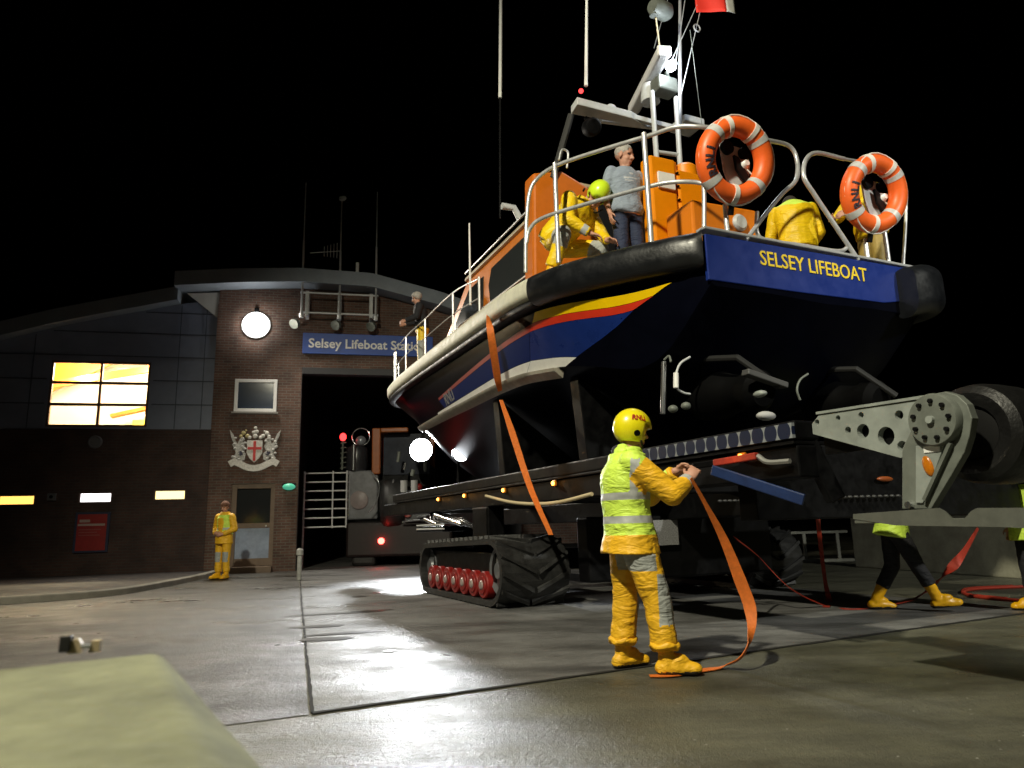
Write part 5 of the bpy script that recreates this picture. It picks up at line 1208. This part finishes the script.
    if 'boots' in wear:
        for S in 'RL':
            mb = MB(); a, k = J['an'+S], J['kn'+S]; td = Vector(J['toe'+S]).normalized(); d = (k-a).normalized(); side = td.cross(V(0,0,1)).normalized()
            Mx = Matrix((td, side, td.cross(side)*-1)).transposed()
            limb(mb, [a+d*wear.get('boot_h',.22), a+d*.05, a-V(0,0,.02)], [.066,.056,.054], (0,1))
            limb(mb, [a-td*.035-V(0,0,.045), a+td*.06-V(0,0,.040), a+td*.165-V(0,0,.050)], [.052,.056,.047]); mb.sph(a+td*.175-V(0,0,.05), (.055,.052,.042), M=Mx, n=14, m=8)
            mb.sph(a+td*.06-V(0,0,.0), (.09,.05,.05), M=Mx)
            if wear.get('boot_h',.22) > .15: 
                c = a+d*(wear.get('boot_h',.22)-.03); mb.tube([c-d*.02,c+d*.02], .071, 14)
            me = remesh(mb, .010, 2, .004, 14); tilt_ = Vector((td.x,td.y,td.z)); nz_ = side.cross(td).normalized(); nz_ = nz_ if nz_.z > 0 else -nz_
            for v in me.vertices:
                k_ = (v.co-a).dot(nz_)
                if k_ < -.086: v.co -= nz_*(k_+.086)
            bo = mesh_obj('boot', me, [wear['boots'], SOLE], t, lambda c, n, a=a, td=td: 1 if (c-a).z < -.064 else 0)
    hd = wear.get('headgear'); Mh = Matrix((fd, sdv, hup)).transposed(); HH = lambda x,y,z: hc+(fd*x+sdv*y+hup*z)*hs
    if hd in ('helmet',):
        mb = MB(); mb.sph(HH(-.008,0,.035), (.145,.122,.142), M=Mh, n=28, m=20)
        bm = mb.bm
        def cut(bm, co, no):
            bmesh.ops.bisect_plane(bm, geom=bm.verts[:]+bm.edges[:]+bm.faces[:], plane_co=co, plane_no=no, clear_outer=True)
        cut(bm, HH(0,0,-.075), -hup)                        # neck edge
        # face opening
        for f in list(bm.faces):
            d = f.calc_center_median()-hc; x, z = d.dot(fd), d.dot(hup)
            if x > .062 and z < .055 - (x-.062)*.25: bm.faces.remove(f)
        bmesh.ops.recalc_face_normals(bm, faces=bm.faces)
        o = mb.build('helmet', wear['helmet_mat'], t, smooth=50); s_ = o.modifiers.new('s','SOLIDIFY'); s_.thickness = .012; s_.offset = -1
        mbx = MB()
        for y in (-1,1): mbx.tube([HH(.02,y*.105,-.07), HH(.05,y*.07,-.11), HH(.055,0,-.128)], .008, 6)
        mbx.build('chin_strap', BLACKC, o)
        for y in (-1,1): MB().cyl(HH(-.02,y*.112,-.02), HH(-.02,y*.126,-.02), .022, n=18).build('ear_vent', BLACKP, o)
        if wear.get('helmet_text'):
            tm = text_mesh('RNLI', .05, .003, bold=.002)
            y_ = wear['helmet_text']
            for v in tm.vertices:
                x, yy, z = v.co; ph = x/.135; th = yy/.13 + .42
                v.co = HH(-.008,0,.035) + (fd*(.149*math.sin(ph)*math.cos(th)) + sdv*(y_*.126*math.cos(ph)*math.cos(th)) + hup*(.146*math.sin(th)))
            tm.materials.clear(); tm.materials.append(LETR); oo = bpy.data.objects.new('lettering', tm); COL.objects.link(oo); oo.parent = o
    elif hd in ('hair','cap'):
        mb = MB(); mb.sph(HH(-.016,0,.046), (.105,.085,.092), M=Mh, n=24, m=16); bm = mb.bm
        for f in list(bm.faces):
            d = (f.calc_center_median()-hc)/hs; x, z = d.dot(fd), d.dot(hup)
            lim = .075 if x > .055 else (.03 if x > .02 else -.055)
            if z < lim and hd == 'hair': bm.faces.remove(f)
            elif hd == 'cap' and z < (.05 if x > .02 else .0): bm.faces.remove(f)
        for v in bm.verts:
            d = noise.noise(v.co*38)*.010; v.co += (v.co-hc).normalized()*d*(1 if hd == 'hair' else .2)
        o = mb.build('hair' if hd == 'hair' else 'cap', wear['hair_mat'], t, smooth=70); s_ = o.modifiers.new('s','SOLIDIFY'); s_.thickness = .012; s_.offset = 1
    return t, H
def band_z(lo, hi, x): return lo < x < hi

# 1 - the helmeted man hauling the strap
Jm = dict(pel=(-.10,.0,.93), neck=(-.085,.0,1.50), head=(-.035,.0,1.655), fd=(.96,.18,-.10), hup=(.1,0,1),
    shR=(-.10,-.185,1.42), elR=(.15,-.25,1.19), wrR=(.325,-.10,1.30), shL=(-.04,.185,1.42), elL=(.12,.24,1.20), wrL=(.27,.02,1.37),
    handR=((.55,.25,.75),(.3,.85,-.3),.75,1), handL=((.95,-.25,.1),(-.1,-.75,-.6),.7,-1),
    hipR=(-.09,-.10,.90), knR=(.03,-.13,.50), anR=(.07,-.14,.095), toeR=(1,-.18,0), hipL=(-.11,.10,.90), knL=(-.12,.14,.50), anL=(-.17,.16,.095), toeL=(.85,.35,0), bow=(-.03,0,0), build=1.08)
def jacket_pick(c, n):
    x, y, z = c; sleeve = ((x > .02 and z < 1.40 and (y < -.19 or y > .17 or x > .12)) or x > .16)
    near_r = (Vector((c.x,c.y,c.z))-Vector((-.10,-.185,1.42)))
    t_ = max(0,min(1,near_r.dot(Vector((.25,-.065,-.23)).normalized())/.34)); dR = (near_r-Vector((.25,-.065,-.23))*t_).length
    nl = (Vector((c.x,c.y,c.z))-Vector((-.04,.185,1.42))); tL = max(0,min(1,nl.dot(Vector((.16,.055,-.22)).normalized())/.28)); dL = (nl-Vector((.16,.055,-.22))*tL).length
    arm = (t_ > .16 and dR < .12 and (y < -.17 or x > .09)) or (tL > .16 and dL < .12 and (y > .18 or x > .1)) or x > .2
    if arm:
        w = (Vector((c.x,c.y,c.z))-Vector((.325,-.10,1.30))).length
        if .045 < w < .10 or (Vector((c.x,c.y,c.z))-Vector((.27,.02,1.37))).length < .08 and False: return 2
        return 0
    if z < .925: return 0
    if 1.165 < z < 1.215 or 1.005-.0 < z < 1.055: return 2
    if z > 1.215 and y < 0 and abs(x+.10+(1.42-z)*.05) < .03 and z < 1.44: return 2
    return 1
def trouser_pick(c, n):
    x, y, z = c
    if y < 0 and x > .015 and .33 < z < .66 : return 1
    if y > .04 and x > -.06 and .36 < z < .62: return 1
    if z > .685 and .80 > z and x < .02 and y < .04: return 1
    return 0
mp = Vector((.91, 5.17, 0.0))
man, Hm = person('helmeted man in lime vest and orange yellow oilskins hauling an orange strap', mp, R(4), Jm,
    dict(top=[JORA,LIME,REFL], top_pick=jacket_pick, hem=.135, hem_r=(.165,.205), e=.045, collar=.03, neck_r=.08, legs=[JORA,GREYK], legs_pick=trouser_pick, leg_end=.17, boots=JORA, boot_h=.24, headgear='helmet', helmet_mat=HELY, helmet_text=-1, sl=1.06, lg=1.16, wr=.007, vox=.010), vox=.0065)
mb = MB(); mb.sph((-.135,.0,1.50),(.07,.115,.075)); mb.sph((-.16,.0,1.455),(.06,.10,.06)); me = remesh(mb,.012,3,.012,14); mesh_obj('hood', me, [BLACKC,LIME], man, lambda c,n: 1 if c.y < -.04 or c.z < 1.45 else 0)
mb = MB()
for a, k in ((V(.07,-.14,.095),V(.03,-.13,.50)),(V(-.17,.16,.095),V(-.12,.14,.50))):
    d = (k-a).normalized()
    for h, r_ in ((.10,.090),): mb.tube([a+d*h+V(.0,.0,0)+Vector((.082*math.cos(2*PI*j/16)*r_/.09, .082*math.sin(2*PI*j/16)*r_/.09, .012*math.sin(j*1.7))) for j in range(16)], .026, 8, closed=True)
me = remesh(mb,.010,4,.006,12); mesh_obj('trouser_cuff', me, [JORA], man)

def bp(v,u,dz=0.0): return bw(v,u,zg(u)-.085+dz)
def std(h=1.75, lean=0.0, bend=0.0):
    k = h/1.75
    return dict(pel=(0,0,.93*k), neck=(lean*.5,0,1.47*k), head=(lean*.65+.02,0,1.62*k), fd=(1,0,-.05), hup=(.05,0,1),
        shR=(lean*.45,-.185*k,1.40*k), elR=(lean*.3-.04,-.25*k,1.13*k), wrR=(.04,-.25*k,.88*k), shL=(lean*.45,.185*k,1.40*k), elL=(lean*.3-.04,.25*k,1.13*k), wrL=(.04,.25*k,.88*k),
        handR=((.2,.0,-1),(.2,1,0),.35,1), handL=((.2,.0,-1),(.2,-1,0),.35,-1),
        hipR=(0,-.095,.90*k), knR=(.02,-.11,.49*k), anR=(0,-.12,.09), toeR=(1,-.2,0), hipL=(0,.095,.90*k), knL=(.02,.11,.49*k), anL=(0,.12,.09), toeL=(1,.2,0), bow=(-.02,0,0))
# 2 - man in grey shirt aboard
J = std(1.80); J.update(fd=(.93,.55,-.28), build=1.22, wrR=(.06,-.27,.86), elR=(-.05,-.27,1.13), wrL=(.05,.28,.86))
def shirt_pick(c, n):
    x, y, z = c
    return 1 if (x > .06 and ((abs(z-1.325) < .012 and abs(y) < .10) or (abs(z-1.285) < .009 and -.09 < y < .03) or (abs(z-1.385) < .012 and abs(y-.01) < .025))) else 0
pp = at(626,200,8.35); 
d = Vector((pp.x,pp.y,0))-Vector((BO.x,BO.y,0)); 
gm, _ = person('grey haired man in grey short sleeved shirt standing on the boat deck', bw(d.dot(BV), d.dot(BU), zg(d.dot(BU))-.05), R(-68), J,
    dict(top=[SHIRT,mat('shirt_print',(.5,.52,.55),.8)], top_pick=shirt_pick, top_name='shirt', short=True, hem=.08, e=.018, legs=[NAVYC], boots=BLACKC, boot_h=.12, leg_end=.05, headgear='hair', hair_mat=GREYH, wr=.008), vox=.0085, hs=1.2); gm.scale = (1.03,1.03,1.03)
# 3 - crew member crouching under a lime helmet
J = dict(pel=(-.02,0,.60), neck=(.33,-.02,.98), head=(.47,-.03,1.02), fd=(-.10,-.55,-.78), hup=(.62,-.30,.72),
    shR=(.20,-.20,.96), elR=(.20,-.30,.68), wrR=(.42,-.22,.52), shL=(.34,.18,.93), elL=(.46,.20,.66), wrL=(.56,-.02,.50),
    handR=((.9,.25,-.3),(.2,.3,-.9),.5,1), handL=((.9,-.2,-.3),(.1,-.4,-.9),.5,-1),
    hipR=(-.02,-.10,.54), knR=(.16,-.34,.52), anR=(-.02,-.30,.10), toeR=(.8,-.5,0), hipL=(.0,.10,.54), knL=(.46,.14,.48), anL=(.22,.16,.10), toeL=(1,.1,0), build=1.1)
def crouch_pick(c, n):
    d = (c-Vector((.42,-.22,.52))).length
    return 1 if .07 < d < .12 else 0
pp = at(557,240,8.45); d = Vector((pp.x,pp.y,0))-Vector((BO.x,BO.y,0)); uu = d.dot(BU)
cr, _ = person('crew member in yellow oilskins and lime helmet crouching at the boat side', bw(d.dot(BV), uu, zg(uu)-.10), R(-18), J,
    dict(top=[JYEL,REFL], top_pick=crouch_pick, hem=.08, e=.04, collar=.03, legs=[JYEL,GREYK], legs_pick=lambda c,n: 1 if (c-Vector((.16,-.34,.50))).length < .15 or (c-Vector((.46,.14,.44))).length < .16 else 0, boots=BOOT, headgear='helmet', helmet_mat=HELL), vox=.0085, hs=1.28); cr.scale = (1.15,1.15,1.15)
# 4 - crew member kneeling with the back to us
J = dict(pel=(0,0,.50), neck=(.12,0,1.07), head=(.27,0,1.10), fd=(.8,0,-.6), hup=(.6,0,.8),
    shR=(.08,-.20,.96), elR=(.14,-.28,.68), wrR=(.34,-.20,.56), shL=(.08,.20,.96), elL=(.14,.28,.68), wrL=(.34,.20,.56),
    handR=((.9,.1,-.3),(.1,.8,-.3),.5,1), handL=((.9,-.1,-.3),(.1,-.8,-.3),.5,-1),
    hipR=(0,-.10,.40), knR=(.34,-.16,.30), anR=(.0,-.15,.10), toeR=(1,0,0), hipL=(0,.10,.40), knL=(.34,.16,.30), anL=(.0,.15,.10), toeL=(1,0,0), bow=(-.05,0,.02), build=1.08)
pp = at(797,238,8.1); d = Vector((pp.x,pp.y,0))-Vector((BO.x,BO.y,0)); uu = d.dot(BU)
person('crew member in yellow oilskins with lime collar kneeling, back turned, above the boat name', bw(d.dot(BV), uu, zg(uu)-.12), R(75), J,
    dict(top=[JYEL,LIME], top_pick=lambda c,n: 1 if c.z > .97 + .25*abs(c.y) and c.x < .3 else 0, hem=.1, e=.045, collar=.035, legs=[JYEL], boots=BOOT, headgear='cap', hair_mat=DARKH), vox=.010)
# 5 - crew member in the black cap behind the far lifebuoy
J = std(1.66, .12); J.update(shR=(.08,-.19,1.32), elR=(.26,-.25,1.10), wrR=(.44,-.12,1.02), shL=(.06,.19,1.32), elL=(.26,.26,1.10), wrL=(.46,.16,.98), handR=((.9,.3,-.2),(.1,.8,-.4),.6,1), handL=((.9,-.3,-.2),(.1,-.8,-.4),.6,-1), fd=(.85,.1,-.5), hup=(.5,0,.85), build=1.1)
pp = at(872,240,8.5); d = Vector((pp.x,pp.y,0))-Vector((BO.x,BO.y,0)); uu = d.dot(BU)
person('crew member in yellow oilskins and black cap standing behind a lifebuoy', bw(d.dot(BV), uu, zg(uu)-.14), R(195), J,
    dict(top=[JYEL,REFL], hem=.12, e=.04, collar=.03, legs=[mat('khaki_oilskin',(.35,.25,.06),.6,var=.2)], boots=BOOT, headgear='cap', hair_mat=BLACKC), vox=.010)
# 6 - man at the bow
J = std(1.72, .14); J.update(fd=(.9,-.1,-.35), elR=(.12,-.24,1.12), wrR=(.36,-.14,1.05), elL=(.12,.24,1.12), wrL=(.36,.14,1.05), handR=((.9,.3,-.2),(.1,.8,-.4),.6,1), handL=((.9,-.3,-.2),(.1,-.8,-.4),.6,-1))
pp = at(422,367,14.2); d = Vector((pp.x,pp.y,0))-Vector((BO.x,BO.y,0)); uu = d.dot(BU)
bm_, _ = person('man in dark top and yellow salopettes leaning on the rail near the bow', bw(d.dot(BV), uu, zg(uu)-.085), R(190), J,
    dict(top=[BLACKC], hem=.02, e=.03, legs=[JYEL,GREYK], legs_pick=lambda c,n: 1 if c.z < .62 and c.y > 0 else 0, rise=.16, boots=BOOT, headgear='hair', hair_mat=GREYH), vox=.011); bm_.scale = (.97,.97,.97)
# 7 - crew member by the entrance door
J = std(1.74); J.update(fd=(.95,.1,-.25), elR=(-.02,-.28,1.12), wrR=(.16,-.12,1.02), elL=(-.02,.28,1.12), wrL=(.17,.10,1.0), handR=((.4,.9,-.1),(-.9,.4,0),.5,1), handL=((.4,-.9,-.1),(-.9,-.4,0),.5,-1))
p = at(222,577,16.7)
person('crew member in yellow oilskins and lime vest waiting by the entrance door', (p.x,p.y,.004), R(-112), J,
    dict(top=[JORA,LIME,REFL], top_pick=lambda c,n: (2 if 1.10 < c.z < 1.15 else 1) if (abs(c.y) < .20 and c.x < .13 and 1.0 < c.z < 1.44 and c.y > -.12) else 0, hem=.14, e=.04, collar=.03, legs=[JORA,GREYK], legs_pick=lambda c,n: 1 if c.x > .05 and .38 < c.z < .60 else 0, boots=BOOT, headgear='cap', hair_mat=mat('rust_hair',(.16,.07,.04),.8)), vox=.010)
# 8 - person striding behind the tail plate
J = std(1.72, .22); J.update(hipR=(0,-.095,.88), knR=(.16,-.11,.50), anR=(.33,-.11,.13), toeR=(1,-.1,.12), hipL=(0,.095,.88), knL=(-.02,.11,.47), anL=(-.24,.12,.095), toeL=(1,.1,-.05), fd=(.9,.1,-.4), wrR=(.30,-.2,.98), elR=(.10,-.26,1.1), wrL=(.28,.2,.98), elL=(.1,.26,1.1), handR=((.9,.2,-.3),(.1,.9,-.2),.6,1), handL=((.9,-.2,-.3),(.1,-.9,-.2),.6,-1))
p = gnd(908,612)
person('person in lime jacket, dark trousers and yellow boots striding behind the tail plate', (p.x,p.y+.1,0.0), R(-12), J,
    dict(top=[LIME,REFL], top_pick=lambda c,n: 1 if 1.04 < c.z < 1.09 else 0, hem=.13, hem_r=(.15,.19), e=.04, collar=.03, legs=[BLACKC], leg_end=.4, lg=.95, boots=BOOT, boot_h=.30, headgear='helmet', helmet_mat=HELY), vox=.010)
# 9 - person cut off by the edge of the view
J = std(1.74); J.update(elR=(.02,-.27,1.1), wrR=(.06,-.26,.86))
p = gnd(1043,612)
person('person in yellow oilskins half out of view beside the red hose', (p.x,p.y,0), R(170), J,
    dict(top=[LIME,REFL], top_pick=lambda c,n: 0, hem=.2, e=.05, legs=[BLACKC], boots=BOOT, headgear='helmet', helmet_mat=HELY), vox=.011)

# ================================================================== LIGHT
lamp('yard_floodlight', 'SPOT', (-3.6,-1.6,10.2), 7600, (1,.94,.72), .22, (1.6,6.3,1.4), 108, .6)
lamp('pier_floodlight', 'SPOT', (9.5,-1.5,8.0), 4200, (.97,.97,.86), .2, (5.2,9.2,.6), 46, .7)
w = bpy.data.worlds.new('World'); SC.world = w; w.use_nodes = True; nt = w.node_tree
sky = nt.nodes.new('ShaderNodeTexSky'); sky.sky_type = 'NISHITA'; sky.sun_disc = False; sky.sun_elevation = R(-6); sky.sun_rotation = R(200)
nt.links.new(sky.outputs[0], nt.nodes['Background'].inputs[0]); nt.nodes['Background'].inputs[1].default_value = .06
SC.view_settings.view_transform = 'Standard'; SC.view_settings.look = 'None'; SC.view_settings.exposure = 0; SC.view_settings.gamma = 1
SC.cycles.use_denoising = True
SC.cycles.max_bounces = 6; SC.cycles.sample_clamp_indirect = 4.0
